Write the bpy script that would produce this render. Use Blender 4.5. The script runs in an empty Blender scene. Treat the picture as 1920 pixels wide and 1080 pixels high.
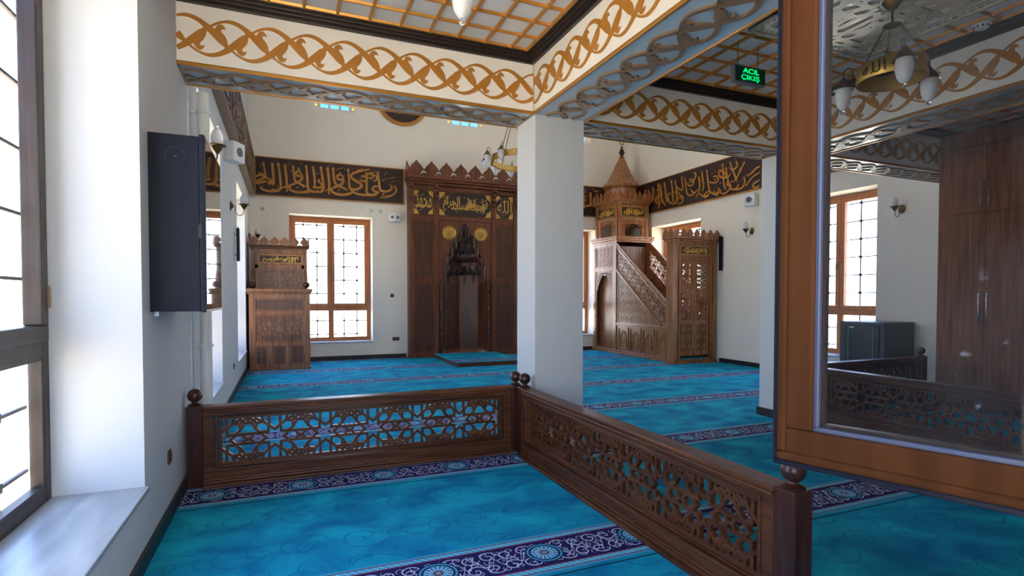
import bpy, bmesh, math, random
from mathutils import Vector, Matrix
PI = math.pi; sin = math.sin; cos = math.cos; rad = math.radians
R = random.Random(7)
sc = bpy.context.scene
COL = sc.collection

# ------------------------------------------------------------------ camera
F_PX, YAW, PITCH, ROLL, CY = 1022.3, -0.39356, 0.02457, 0.00068, 43.16
cy_, sy_ = cos(YAW), sin(YAW)
Fw = Vector((-sy_, cy_, 0)); Rt = Vector((cy_, sy_, 0)); Up = Vector((0, 0, 1))
F2 = Fw*cos(PITCH) - Up*sin(PITCH); U2 = Up*cos(PITCH) + Fw*sin(PITCH)
R3 = Rt*cos(ROLL) + U2*sin(ROLL); U3 = U2*cos(ROLL) - Rt*sin(ROLL)
cam = bpy.data.cameras.new('camera'); camo = bpy.data.objects.new('camera', cam); COL.objects.link(camo)
m = Matrix((( R3.x, U3.x, -F2.x, 0), (R3.y, U3.y, -F2.y, 0), (R3.z, U3.z, -F2.z, 1.5), (0, 0, 0, 1)))
camo.matrix_world = m
cam.sensor_width = 36; cam.lens = F_PX/1920*36; cam.shift_y = CY/1920; cam.clip_start = .05
sc.camera = camo

# ------------------------------------------------------------------ world, sun, exposure
sc.view_settings.view_transform = 'Standard'; sc.view_settings.look = 'None'
sc.view_settings.gamma = 1; sc.view_settings.use_curve_mapping = False
sc.view_settings.exposure = 1.28
w = bpy.data.worlds.new('sky'); sc.world = w; w.use_nodes = True
nt = w.node_tree; nt.nodes.clear()
tc = nt.nodes.new('ShaderNodeTexCoord'); sp = nt.nodes.new('ShaderNodeSeparateXYZ')
rp = nt.nodes.new('ShaderNodeValToRGB'); bg = nt.nodes.new('ShaderNodeBackground'); ow = nt.nodes.new('ShaderNodeOutputWorld')
nt.links.new(tc.outputs['Generated'], sp.inputs[0]); nt.links.new(sp.outputs['Z'], rp.inputs[0])
nt.links.new(rp.outputs[0], bg.inputs[0]); nt.links.new(bg.outputs[0], ow.inputs[0])
rp.color_ramp.elements[0].position = 0.0; rp.color_ramp.elements[0].color = (.88, .94, 1.0, 1)
rp.color_ramp.elements[1].position = .45; rp.color_ramp.elements[1].color = (.28, .50, 1.0, 1)
bg.inputs[1].default_value = 3.8
sun = bpy.data.lights.new('sun', 'SUN'); sun.energy = 17; sun.angle = rad(.6); sun.color = (1, .93, .82)
so = bpy.data.objects.new('sun', sun); COL.objects.link(so)
so.rotation_euler = Vector((0, .15, -1)).normalized().to_track_quat('-Z', 'Y').to_euler()

def portal(name, loc, normal, sx, sy):
    l = bpy.data.lights.new(name, 'AREA'); l.shape = 'RECTANGLE'; l.size = sx; l.size_y = sy
    l.cycles.is_portal = True
    o = bpy.data.objects.new(name, l); COL.objects.link(o); o.location = loc
    o.rotation_euler = Vector(normal).to_track_quat('-Z', 'Z').to_euler()

# ------------------------------------------------------------------ room dimensions
XL, XR, YB0, YB1, YQ, YF = -.742, 9.383, 4.80, 5.25, 13.69, .60
PA0, PA1, PB0, PB1 = 2.214, 2.79, 5.604, 6.18      # the two pillar lines
ZB, ZC, ZH = 3.26, 3.81, 8.2                        # beam soffit, bay ceiling, hall ceiling
TH = .51                                            # wall thickness
WZ0, WZ1 = .43, 3.45
WINS = {'left': [(1.70, 3.61), (5.80, 7.75), (10.20, 12.20)], 'back': [(.09, 1.98), (6.42, 8.29)],
        'right': [(6.27, 8.20), (10.575, 12.5)], 'front': [(-.53, 1.43)]}
for a, b in WINS['left']: portal('portal', (XL-TH-.05, (a+b)/2, (WZ0+WZ1)/2), (1, 0, 0), b-a, 3.02)
for a, b in WINS['right']: portal('portal', (XR+TH+.05, (a+b)/2, (WZ0+WZ1)/2), (-1, 0, 0), b-a, 3.02)
for a, b in WINS['back']: portal('portal', ((a+b)/2, YQ+TH+.05, (WZ0+WZ1)/2), (0, -1, 0), b-a, 3.02)
for a, b in WINS['front']: portal('portal', ((a+b)/2, YF-TH-.05, (WZ0+WZ1)/2), (0, 1, 0), b-a, 3.02)

# ------------------------------------------------------------------ material helpers
class S:
    """a socket with arithmetic"""
    def __init__(s, nt, k): s.nt, s.k = nt, k
    def m(s, op, *o):
        n = s.nt.nodes.new('ShaderNodeMath'); n.operation = op
        for i, v in enumerate((s,)+o):
            if isinstance(v, S): s.nt.links.new(v.k, n.inputs[i])
            else: n.inputs[i].default_value = v
        return S(s.nt, n.outputs[0])
    def __add__(s, o): return s.m('ADD', o)
    def __sub__(s, o): return s.m('SUBTRACT', o)
    def __mul__(s, o): return s.m('MULTIPLY', o)
    def __truediv__(s, o): return s.m('DIVIDE', o)
    def lt(s, o): return s.m('LESS_THAN', o)
    def gt(s, o): return s.m('GREATER_THAN', o)
    def abs(s): return s.m('ABSOLUTE')
    def fr(s): return s.m('FRACT')
    def fl(s): return s.m('FLOOR')
    def hyp(s, o): return ((s*s)+(o*o)).m('SQRT')
    def near(s, c, h): return (s-c).abs().lt(h)

def srgb(r, g, b):
    f = lambda c: (c/255/12.92) if c/255 <= .04045 else ((c/255+.055)/1.055)**2.4
    return (f(r), f(g), f(b), 1)

def newmat(name):
    mt = bpy.data.materials.new(name); mt.use_nodes = True
    nt = mt.node_tree; b = nt.nodes['Principled BSDF']
    return mt, nt, b

def noise(nt, scale, detail=3, vec=None, dist=0):
    n = nt.nodes.new('ShaderNodeTexNoise'); n.inputs['Scale'].default_value = scale
    n.inputs['Detail'].default_value = detail; n.inputs['Distortion'].default_value = dist
    if vec is not None: nt.links.new(vec, n.inputs['Vector'])
    return S(nt, n.outputs['Fac'])

def coords(nt, scale=(1, 1, 1), which='Object'):
    t = nt.nodes.new('ShaderNodeTexCoord'); mp = nt.nodes.new('ShaderNodeMapping')
    mp.inputs['Scale'].default_value = scale; nt.links.new(t.outputs[which], mp.inputs[0])
    return mp.outputs[0]

def mix(nt, f, a, b):
    n = nt.nodes.new('ShaderNodeMix'); n.data_type = 'RGBA'
    for v, i in ((f, 0), (a, 6), (b, 7)):
        if isinstance(v, S): nt.links.new(v.k, n.inputs[i])
        elif isinstance(v, bpy.types.NodeSocket): nt.links.new(v, n.inputs[i])
        else: n.inputs[i].default_value = v
    return n.outputs[2]

def bump(nt, b, h, strength, dist=.002):
    n = nt.nodes.new('ShaderNodeBump'); n.inputs['Strength'].default_value = strength
    n.inputs['Distance'].default_value = dist
    nt.links.new(h.k, n.inputs['Height']); nt.links.new(n.outputs[0], b.inputs['Normal'])

def plain(name, col, rough=.5, metal=0, spec=.5, var=.06, scale=6, bmp=0, coat=0):
    mt, nt, b = newmat(name)
    v = noise(nt, scale, 4, coords(nt))
    c2 = tuple(x*(1-var*2) for x in col[:3])+(1,)
    nt.links.new(mix(nt, v, c2, col), b.inputs['Base Color'])
    b.inputs['Roughness'].default_value = rough; b.inputs['Metallic'].default_value = metal
    b.inputs['Specular IOR Level'].default_value = spec; b.inputs['Coat Weight'].default_value = coat
    if bmp: bump(nt, b, noise(nt, 90, 4, coords(nt)), bmp)
    return mt

def wood(name, c1, c2, rough=.35, axis='z', coat=.15, spec=.5):
    mt, nt, b = newmat(name)
    s = {'z': (26, 26, 1.6), 'x': (1.6, 26, 26), 'y': (26, 1.6, 26)}[axis]
    n1 = noise(nt, 1.0, 6, coords(nt, s), .6)
    n2 = noise(nt, 1.4, 2, coords(nt))
    f = (n1-.32)*2.2
    c = mix(nt, f, c1, c2)
    c = mix(nt, n2*.35, c, tuple(x*.5 for x in c1[:3])+(1,))
    nt.links.new(c, b.inputs['Base Color']); b.inputs['Roughness'].default_value = rough; b.inputs['Specular IOR Level'].default_value = spec
    b.inputs['Coat Weight'].default_value = coat; b.inputs['Coat Roughness'].default_value = .25
    bump(nt, b, n1, .12)
    return mt

M = {}
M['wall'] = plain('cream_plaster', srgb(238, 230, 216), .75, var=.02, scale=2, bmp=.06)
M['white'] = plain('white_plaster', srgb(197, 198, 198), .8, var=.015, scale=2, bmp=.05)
M['beam'] = plain('cream_beam_board', srgb(240, 234, 224), .55, var=.02)
M['soffit'] = plain('blue_grey_lacquer', srgb(168, 188, 204), .22, var=.04, scale=2, coat=.3)
M['tile'] = plain('frosted_ceiling_panel', srgb(214, 216, 216), .3, var=.03)
M['gold'] = plain('ochre_gold_paint', srgb(190, 128, 48), .4, metal=.08, var=.1, scale=12)
M['goldrod'] = plain('gilded_moulding', srgb(190, 134, 58), .3, metal=.55, var=.06)
M['bronze'] = plain('bronze_brown_fret', srgb(140, 112, 84), .42, metal=.15, var=.12, scale=14)
M['goldpanel'] = plain('gold_leaf_panel', srgb(214, 166, 76), .35, metal=.12, var=.12, scale=20)
M['rose'] = plain('pale_lacquered_rose_board', srgb(234, 228, 210), .16, coat=.5)
M['rosecut'] = plain('pale_bronze_carving', srgb(196, 184, 160), .2)
M['relief'] = wood('groove_shade_relief_wood', srgb(66, 36, 22), srgb(112, 66, 42))  # darker tone on the star lines paints in the shade of carved grooves
M['muq'] = wood('dark_muqarnas_wood', srgb(52, 30, 20), srgb(96, 58, 38), .3)
M['brass'] = plain('antique_brass', srgb(206, 164, 84), .38, metal=.8, var=.2, scale=12)
M['darkbrass'] = plain('dark_brass', srgb(128, 98, 54), .35, metal=.9, var=.2, scale=12)
M['wood'] = wood('walnut_wood', srgb(104, 62, 38), srgb(170, 114, 74), .34, spec=.35)
M['woodx'] = wood('walnut_wood_along_x', srgb(70, 36, 19), srgb(122, 74, 44), axis='x', coat=.05, spec=.3)
M['woody'] = wood('walnut_wood_along_y', srgb(70, 36, 19), srgb(122, 74, 44), axis='y', coat=.05, spec=.3)
M['mihrab'] = wood('dark_red_walnut', srgb(86, 44, 25), srgb(140, 82, 50), .35, coat=.1, spec=.35)
M['red'] = wood('reddish_minbar_wood', srgb(122, 74, 42), srgb(192, 132, 82), .26)
M['dark'] = wood('dark_post_wood', srgb(50, 24, 16), srgb(90, 48, 32), .3, spec=.35)
M['trim'] = plain('espresso_cornice', srgb(44, 32, 26), .4, var=.15, scale=9)
M['base'] = plain('black_brown_skirting', srgb(38, 30, 28), .4, var=.1)
M['board'] = plain('dark_maroon_board', srgb(52, 30, 24), .5, var=.1, scale=30)
M['frame'] = wood('orange_brown_window_foil', srgb(176, 100, 48), srgb(212, 136, 74), .35)
M['sashwood'] = wood('matt_brown_sash_foil', srgb(58, 31, 13), srgb(76, 44, 21), .8, coat=0, spec=.1)
M['framedark'] = wood('brown_window_foil', srgb(46, 33, 26), srgb(68, 50, 40), .45, spec=.3)
M['iron'] = plain('brown_black_iron', srgb(78, 64, 54), .6, metal=0)
M['rubber'] = plain('grey_blue_gasket', srgb(60, 68, 92), .4)
M['navy'] = plain('midnight_blue_metal', srgb(17, 21, 36), .35, spec=.2, metal=0, var=.12, scale=3)
M['black'] = plain('black_plastic', srgb(24, 25, 30), .35)
M['chrome'] = plain('polished_chrome', srgb(200, 200, 200), .12, metal=1)
M['plastic'] = plain('white_plastic', srgb(224, 226, 228), .45)
M['grille'] = plain('grey_speaker_cloth', srgb(110, 112, 116), .8)
M['pipe'] = plain('white_painted_pipe', srgb(214, 214, 210), .35)
M['wardrobe'] = wood('wardrobe_veneer', srgb(116, 66, 40), srgb(164, 108, 72), .55, coat=0, spec=.15)
M['rack'] = plain('dark_teal_cabinet_metal', srgb(44, 58, 66), .35, var=.15)
M['green'] = plain('green_strip', srgb(30, 150, 80), .4)
M['redplastic'] = plain('red_sticker', srgb(190, 60, 40), .4)
M['switch'] = plain('copper_brown_switch_plate', srgb(110, 70, 50), .35, metal=.2)
M['terracotta'] = plain('pale_earth', srgb(222, 204, 172), .9, var=.1, scale=.4)
M['screen'] = plain('black_glass_screen', srgb(10, 10, 12), .03, spec=.9, var=0)

def emis(name, col, s):
    mt, nt, b = newmat(name); b.inputs['Base Color'].default_value = (0, 0, 0, 1)
    b.inputs['Emission Color'].default_value = col; b.inputs['Emission Strength'].default_value = s
    return mt
M['exit'] = emis('lit_green_letters', (.0, .9, .16, 1), .75)
M['signface'] = emis('dark_green_sign_face', (.0, .02, .014, 1), .12)

def marble():
    mt, nt, b = newmat('veined_grey_marble')
    v = noise(nt, 1.4, 7, coords(nt, (3, .7, 3)), 1.2)
    nt.links.new(mix(nt, (v-.35)*2.4, srgb(150, 152, 152), srgb(200, 199, 194)), b.inputs['Base Color'])
    b.inputs['Roughness'].default_value = .28
    return mt
M['marble'] = marble()

def clear(name, tint, rough, dusty=0.0, refl=.08):
    mt = bpy.data.materials.new(name); mt.use_nodes = True; nt = mt.node_tree; nt.nodes.clear()
    o = nt.nodes.new('ShaderNodeOutputMaterial'); t = nt.nodes.new('ShaderNodeBsdfTransparent'); g = nt.nodes.new('ShaderNodeBsdfGlossy')
    t.inputs[0].default_value = tint; g.inputs['Roughness'].default_value = rough
    fz = nt.nodes.new('ShaderNodeLayerWeight'); fz.inputs[0].default_value = .25
    mx = nt.nodes.new('ShaderNodeMixShader'); f = S(nt, fz.outputs['Fresnel'])*.10+refl*.04
    nt.links.new(f.k, mx.inputs[0]); nt.links.new(t.outputs[0], mx.inputs[1]); nt.links.new(g.outputs[0], mx.inputs[2])
    last = mx.outputs[0]
    if dusty:
        d = nt.nodes.new('ShaderNodeBsdfDiffuse'); d.inputs[0].default_value = (.6, .68, .8, 1)
        a = noise(nt, 3.0, 5, coords(nt), .5); s = noise(nt, 38, 2, coords(nt))
        f2 = ((a-.42).m('MAXIMUM', 0.0)*dusty) + ((s-.70).m('MAXIMUM', 0.0)*1.2*(a-.45).m('MAXIMUM', 0.0)*4) + dusty*.04
        m2 = nt.nodes.new('ShaderNodeMixShader'); nt.links.new(f2.k, m2.inputs[0]); nt.links.new(last, m2.inputs[1]); nt.links.new(d.outputs[0], m2.inputs[2]); last = m2.outputs[0]
    nt.links.new(last, o.inputs[0])
    return mt
M['glass'] = clear('window_glass', (.93, .95, .96, 1), .02)
M['sashglass'] = clear('dusty_double_glazing', (.82, .84, .87, 1), .03, .03, .10)
M['glassblue'] = clear('blue_stained_glass', (.25, .55, 1, 1), .1)
M['glassamber'] = clear('amber_stained_glass', (1, .55, .05, 1), .1)

def frosted():
    mt, nt, b = newmat('frosted_white_glass')
    b.inputs['Base Color'].default_value = srgb(232, 234, 236); b.inputs['Roughness'].default_value = .35
    b.inputs['Transmission Weight'].default_value = .35; b.inputs['Subsurface Weight'].default_value = .3
    return mt
M['frost'] = frosted()
def bulb():
    mt, nt, b = newmat('clear_glass_knob'); b.inputs['Base Color'].default_value = (.95, .97, 1, 1)
    b.inputs['Roughness'].default_value = .03; b.inputs['Transmission Weight'].default_value = 1
    return mt
M['knob'] = bulb()

def carpet():
    mt, nt, b = newmat('turquoise_prayer_carpet')
    t = nt.nodes.new('ShaderNodeTexCoord'); sp = nt.nodes.new('ShaderNodeSeparateXYZ'); nt.links.new(t.outputs['Object'], sp.inputs[0])
    X, Y = S(nt, sp.outputs[0]), S(nt, sp.outputs[1])
    PY = 1.79
    k = (Y-2.86)/PY+.5
    d = (k.fr()-.5)*PY
    xm = (((X-.115)/.64+.5).fr()-.5)*.64
    r = xm.hyp(d)*1.30; th = d.m('ARCTAN2', xm)
    # spiral scroll cells
    def spirals(cx, cy, ox, oy, turns, wd, R0):
        ux = (X+ox)/cx; uy = (d+oy)/cy
        fx = (ux.fr()-.5)*cx; fy = (uy.fr()-.5)*cy
        sg = (ux.fl()+uy.fl()).m('MODULO', 2.0).abs()*2-1
        rr = fx.hyp(fy); tt = (fy*sg).m('ARCTAN2', fx)/(2*PI)
        g = ((rr*turns)+tt).fr()
        return (g-.5).abs().lt(wd) * rr.lt(R0) * rr.gt(R0*.12)
    s1 = spirals(.112, .135, 0, 0, 24, .095, .060)
    s2 = spirals(.08, .095, .03, .046, 36, .095, .030)
    vine = (((X*59.8).m('SINE')*.045 - d).abs()).lt(.0055)
    twig = (((X*37.0+1.0).m('SINE')*.08 + d).abs()).lt(.0045)
    scroll = s1.m('MAXIMUM', s2*.9).m('MAXIMUM', vine).m('MAXIMUM', twig)
    nz = noise(nt, 2.6, 6, coords(nt, (1, 1.25, 1)), .5)
    fine = noise(nt, 160, 2, coords(nt))
    field = mix(nt, (nz-.34)*2.4, srgb(5, 116, 156), srgb(24, 180, 200))
    # faint large scroll on the field
    big = spirals(.36, .42, .1, .0, 8.5, .045, .17).m('MAXIMUM', spirals(.27, .3, .0, .13, 12, .05, .1))
    fm = d.abs().gt(.27)*d.abs().lt(.80)
    field = mix(nt, big*fm*.42, field, srgb(14, 70, 110))
    ring2 = (nz*26).fr().lt(.12)
    navy = srgb(30, 26, 78); cyan = srgb(60, 160, 188); white = srgb(196, 196, 216); redc = srgb(150, 34, 58)
    c = field
    edge = d.abs().lt(.225)
    c = mix(nt, edge, c, mix(nt, (((X+d*1.2)*26).fr().lt(.35)) * d.abs().near(.178, .014), cyan, srgb(150, 205, 220)))
    c = mix(nt, d.abs().near(.152, .005).m('MAXIMUM', d.abs().near(.203, .004)), c, redc)
    c = mix(nt, d.near(-.262, .007), c, srgb(10, 62, 78))
    c = mix(nt, d.abs().lt(.147), c, mix(nt, scroll, navy, white))
    # medallions
    inb = d.abs().lt(.147)
    c = mix(nt, r.lt(.15)*inb, c, navy); c = mix(nt, r.lt(.137), c, cyan); c = mix(nt, r.lt(.122), c, srgb(46, 18, 58))
    c = mix(nt, r.lt(.106), c, srgb(58, 166, 196))
    pet = ((th*(16/(2*PI))).fr()-.5).abs()
    c = mix(nt, (pet+((r-.072).abs()*7)).lt(.24), c, white)
    c = mix(nt, ((pet-.36).abs()+((r-.08).abs()*6)).lt(.12), c, srgb(24, 70, 110))
    star = r.lt(((th*8).m('COSINE')*.006)+.036)
    c = mix(nt, star, c, redc); c = mix(nt, r.lt(.018), c, srgb(70, 190, 190)); c = mix(nt, r.lt(.006), c, redc)
    c = mix(nt, (fine-.3)*.3, c, srgb(8, 60, 90))
    nt.links.new(c, b.inputs['Base Color'])
    b.inputs['Roughness'].default_value = .95; b.inputs['Specular IOR Level'].default_value = .15
    bump(nt, b, fine, .5, .004)
    return mt
M['carpet'] = carpet()

# ------------------------------------------------------------------ geometry helpers
IDM = lambda u, v, w: (u, v, w)
class MB:
    def __init__(s): s.v = []; s.f = []
    def add(s, vs, fs):
        o = len(s.v); s.v += [tuple(p) for p in vs]; s.f += [tuple(i+o for i in f) for f in fs]; return s
    def box(s, x0, x1, y0, y1, z0, z1, M_=IDM):
        vs = [M_(x, y, z) for z in (z0, z1) for y in (y0, y1) for x in (x0, x1)]
        return s.add(vs, [(0, 2, 3, 1), (4, 5, 7, 6), (0, 1, 5, 4), (2, 6, 7, 3), (0, 4, 6, 2), (1, 3, 7, 5)])
    def prism(s, poly, M_, w0, w1):
        n = len(poly)
        vs = [M_(u, v, w0) for u, v in poly]+[M_(u, v, w1) for u, v in poly]
        return s.add(vs, [tuple(range(n))[::-1], tuple(range(n, 2*n))]+[(i, (i+1) % n, n+(i+1) % n, n+i) for i in range(n)])
    def bar(s, p, q, wd, M_, w0, w1):
        dx, dy = q[0]-p[0], q[1]-p[1]; L = math.hypot(dx, dy)
        if L < 1e-5: return s
        s.k = getattr(s, 'k', 0)+1; j = (s.k*.618034 % 1)*.003*min(1, abs(w1-w0)/.012); w1 = w1+(j if w1 > w0 else -j); w0 = w0-(j if w1 > w0 else -j)
        nx, ny = -dy/L*wd/2, dx/L*wd/2; ex, ey = dx/L*wd*.3, dy/L*wd*.3
        return s.prism([(p[0]-ex+nx, p[1]-ey+ny), (p[0]-ex-nx, p[1]-ey-ny), (q[0]+ex-nx, q[1]+ey-ny), (q[0]+ex+nx, q[1]+ey+ny)], M_, w0, w1)
    def ribbon(s, pts, wds, M_, w0, w1, closed=False):
        n = len(pts); a = []; b = []
        for i, p in enumerate(pts):
            q0 = pts[(i-1) % n] if closed else pts[max(0, i-1)]; q1 = pts[(i+1) % n] if closed else pts[min(n-1, i+1)]
            dx, dy = q1[0]-q0[0], q1[1]-q0[1]; L = math.hypot(dx, dy) or 1; h = wds[i]/2
            a.append((p[0]-dy/L*h, p[1]+dx/L*h)); b.append((p[0]+dy/L*h, p[1]-dx/L*h))
        vs = [M_(u, v, w) for w in (w0, w1) for l in (a, b) for u, v in l]; fs = []
        for i in range(n if closed else n-1):
            j = (i+1) % n; A, B, C_, D = i, n+i, 2*n+i, 3*n+i; A2, B2, C2, D2 = j, n+j, 2*n+j, 3*n+j
            fs += [(A, A2, B2, B), (C_, D, D2, C2), (A, C_, C2, A2), (B, B2, D2, D)]
        if not closed: fs += [(0, n, 3*n, 2*n), (n-1, 3*n-1, 4*n-1, 2*n-1)][:1]; fs += [(n-1, 3*n-1, 4*n-1, 2*n-1)]
        if not closed: fs[-1] = (n-1, 2*n-1, 4*n-1, 3*n-1); fs[-2] = (0, 2*n, 3*n, n)
        return s.add(vs, fs)
    def lathe(s, prof, c=(0, 0, 0), seg=20, ax='z', sx=1, a0=0):
        vs = []; n = len(prof)
        for i in range(seg):
            a = 2*PI*i/seg+a0
            for r, h in prof:
                p = (r*cos(a)*sx, r*sin(a), h)
                if ax == 'x': p = (h, r*cos(a), r*sin(a))
                if ax == 'y': p = (r*cos(a), h, r*sin(a))
                vs.append((c[0]+p[0], c[1]+p[1], c[2]+p[2]))
        fs = [(i*n+j, ((i+1) % seg)*n+j, ((i+1) % seg)*n+j+1, i*n+j+1) for i in range(seg) for j in range(n-1)]
        s.add(vs, fs); o = len(s.v)-len(vs)
        for j in (0, n-1) if prof[0] != prof[-1] else ():
            if prof[j][0] > 1e-4: s.f.append(tuple(o+i*n+j for i in range(seg)))
        return s
    def ball(s, c, r, seg=20):
        k = seg//2
        return s.lathe([(r*sin(PI*i/k), -r*cos(PI*i/k)) for i in range(k+1)], c, seg)
    def tube(s, pts, r, seg=8, closed=False):
        pts = [Vector(p) for p in pts]; n = len(pts); vs = []; pv = None
        for i, p in enumerate(pts):
            t = (pts[min(n-1, i+1)]-pts[max(0, i-1)]).normalized()
            if pv is None: pv = t.orthogonal().normalized()
            pv = (pv-t*pv.dot(t)).normalized(); b = t.cross(pv)
            rr = r[i] if isinstance(r, (list, tuple)) else r
            for k in range(seg):
                a = 2*PI*k/seg; vs.append(p+(pv*cos(a)+b*sin(a))*rr)
        fs = [(i*seg+k, i*seg+(k+1) % seg, (i+1)*seg+(k+1) % seg, (i+1)*seg+k) for i in range(n-1) for k in range(seg)]
        fs += [tuple(range(seg)), tuple(range((n-1)*seg, n*seg))]
        return s.add(vs, fs)
    def plate(s, loops, M_, w0, w1):
        cu = bpy.data.curves.new('tmp', 'CURVE'); cu.dimensions = '2D'; cu.fill_mode = 'BOTH'; cu.extrude = .5
        for lp in loops:
            spn = cu.splines.new('POLY'); spn.points.add(len(lp)-1); spn.use_cyclic_u = True
            for i, (u, v) in enumerate(lp): spn.points[i].co = (u, v, 0, 1)
        s.from_curve(cu, lambda x, y, z: M_(x, y, w0 if z < 0 else w1)); return s
    def from_curve(s, cu, fn):
        o = bpy.data.objects.new('tmp', cu); COL.objects.link(o); bpy.context.view_layer.update()
        dg = bpy.context.evaluated_depsgraph_get(); me = o.evaluated_get(dg).to_mesh()
        vs = [fn(*v.co) for v in me.vertices]; fs = [tuple(p.vertices) for p in me.polygons]
        s.add(vs, fs); o.evaluated_get(dg).to_mesh_clear(); bpy.data.objects.remove(o); bpy.data.curves.remove(cu)
        return s

ORG = {}
def emit(mb, name, mat, parent=None, smooth=False, loc=None, bev=0):
    me = bpy.data.meshes.new(name)
    org = Vector(ORG.get(parent.name, (0, 0, 0))) if parent else Vector(loc or (0, 0, 0))
    me.from_pydata([tuple(Vector(v)-org) for v in mb.v], [], mb.f)
    bm = bmesh.new(); bm.from_mesh(me); bmesh.ops.recalc_face_normals(bm, faces=bm.faces); bm.to_mesh(me); bm.free()
    me.materials.append(M[mat] if isinstance(mat, str) else mat)
    o = bpy.data.objects.new(name, me); COL.objects.link(o)
    if parent: o.parent = parent; ORG[o.name] = tuple(org)
    else: o.location = org; ORG[o.name] = tuple(org)
    if smooth:
        for p in me.polygons: p.use_smooth = True
        try: me.set_sharp_from_angle(angle=rad(40))
        except Exception: pass
    if bev:
        b = o.modifiers.new('bevel', 'BEVEL'); b.width = bev; b.segments = 2; b.limit_method = 'ANGLE'; b.angle_limit = rad(50)
    return o
def tag(o, label=None, cat=None, group=None, kind=None):
    for k, v in (('label', label), ('category', cat), ('group', group), ('kind', kind)):
        if v: o[k] = v
    return o
def thing(name, label, cat, loc, group=None, kind=None):
    o = bpy.data.objects.new(name, None); COL.objects.link(o); o.location = loc; o.empty_display_size = .1
    ORG[o.name] = tuple(loc); return tag(o, label, cat, group, kind)
def copy_tree(o, parent=None, **kw):
    c = o.copy(); COL.objects.link(c); c.parent = parent; ORG[c.name] = ORG.get(o.name, (0, 0, 0))
    for k, v in kw.items(): c[k] = v
    for ch in [x for x in COL.objects if x.parent == o]: copy_tree(ch, c)
    return c

# --- Arabic lettering with presentation forms
PF = {}
for ch, base, two in [('ا', 0xFE8D, 1), ('أ', 0xFE83, 1), ('إ', 0xFE87, 1), ('ب', 0xFE8F, 0), ('ة', 0xFE93, 1), ('ت', 0xFE95, 0), ('ج', 0xFE9D, 0),
                      ('ح', 0xFEA1, 0), ('خ', 0xFEA5, 0), ('د', 0xFEA9, 1), ('ذ', 0xFEAB, 1), ('ر', 0xFEAD, 1), ('ز', 0xFEAF, 1), ('س', 0xFEB1, 0),
                      ('ش', 0xFEB5, 0), ('ص', 0xFEB9, 0), ('ط', 0xFEC1, 0), ('ع', 0xFEC9, 0), ('غ', 0xFECD, 0), ('ف', 0xFED1, 0), ('ق', 0xFED5, 0),
                      ('ك', 0xFED9, 0), ('ل', 0xFEDD, 0), ('م', 0xFEE1, 0), ('ن', 0xFEE5, 0), ('ه', 0xFEE9, 0), ('و', 0xFEED, 1), ('ي', 0xFEF1, 0)]:
    PF[ch] = (base, two)
def shape(wd):
    out = []; i = 0; prev = False
    while i < len(wd):
        c = wd[i]
        if c == 'ل' and i+1 < len(wd) and wd[i+1] in 'اأإ':
            b = {'ا': 0xFEFB, 'أ': 0xFEF7, 'إ': 0xFEF9}[wd[i+1]]
            out.append(chr(b+(1 if prev else 0))); prev = False; i += 2; continue
        base, two = PF[c]; nxt = i+1 < len(wd)
        if two: out.append(chr(base+(1 if prev else 0))); prev = False
        else:
            f = (3 if nxt else 1) if prev else (2 if nxt else 0)
            out.append(chr(base+f)); prev = nxt
        i += 1
    return ''.join(out[::-1])
def text_into(mb, body, u0, u1, v0, v1, M_, w0, w1, off=0.0, shear=0):
    cu = bpy.data.curves.new('t', 'FONT'); cu.body = body; cu.size = 1; cu.extrude = .5; cu.offset = off; cu.shear = shear
    cu.resolution_u = 4
    tmp = MB(); tmp.from_curve(cu, lambda x, y, z: (x, y, z))
    if not tmp.v: return
    xs = [v[0] for v in tmp.v]; ys = [v[1] for v in tmp.v]; a, b, c, d = min(xs), max(xs), min(ys), max(ys)
    mb.add([M_(u0+(x-a)/(b-a)*(u1-u0), v0+(y-c)/(d-c)*(v1-v0), w0 if z < 0 else w1) for x, y, z in tmp.v], tmp.f)
def arabic(mb, words, u0, u1, v0, v1, M_, w0, w1, rnd, over=1.3, bold=.012, marks=True):
    """words read right to left, interlocked on two levels, with vowel marks around them"""
    ws = words.split(); ln = [max(1.6, len(x)) for x in ws]; T = sum(ln); u = u1; H = v1-v0
    for i, x in enumerate(ws):
        wd = (u1-u0)*ln[i]/T; c = u-wd/2; h = wd*over/2
        a, b = max(u0, c-h), min(u1, c+h)
        lo = v0+H*(.02 if i % 2 else .16); hi = v1-H*(.14 if i % 2 else .02)
        for q in range(2 if len(ws) > 1 else 1): text_into(mb, shape(x), a+bold*q, b+bold*q, lo, hi, M_, w0, w1-.0009*q+.0019*(i % 3), .002)
        u -= wd
    if marks:
        s = H*.045
        for k in range(int((u1-u0)/H*9)):
            x = rnd.uniform(u0, u1); y = rnd.choice([rnd.uniform(v0+.78*H, v1), rnd.uniform(v0, v0+.2*H), rnd.uniform(v0, v1)]); t = rnd.random()
            if t < .4: mb.bar((x-s*1.8, y-s*.6), (x+s*1.8, y+s*.6), s*.5, M_, w0, w1)
            elif t < .75: mb.bar((x, y), (x-s, y+s*1.3), s*.45, M_, w0, w1); mb.bar((x, y), (x+s, y+s*1.3), s*.45, M_, w0, w1)
            else: mb.prism([(x, y-s), (x+s, y), (x, y+s), (x-s, y)], M_, w0, w1)

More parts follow.
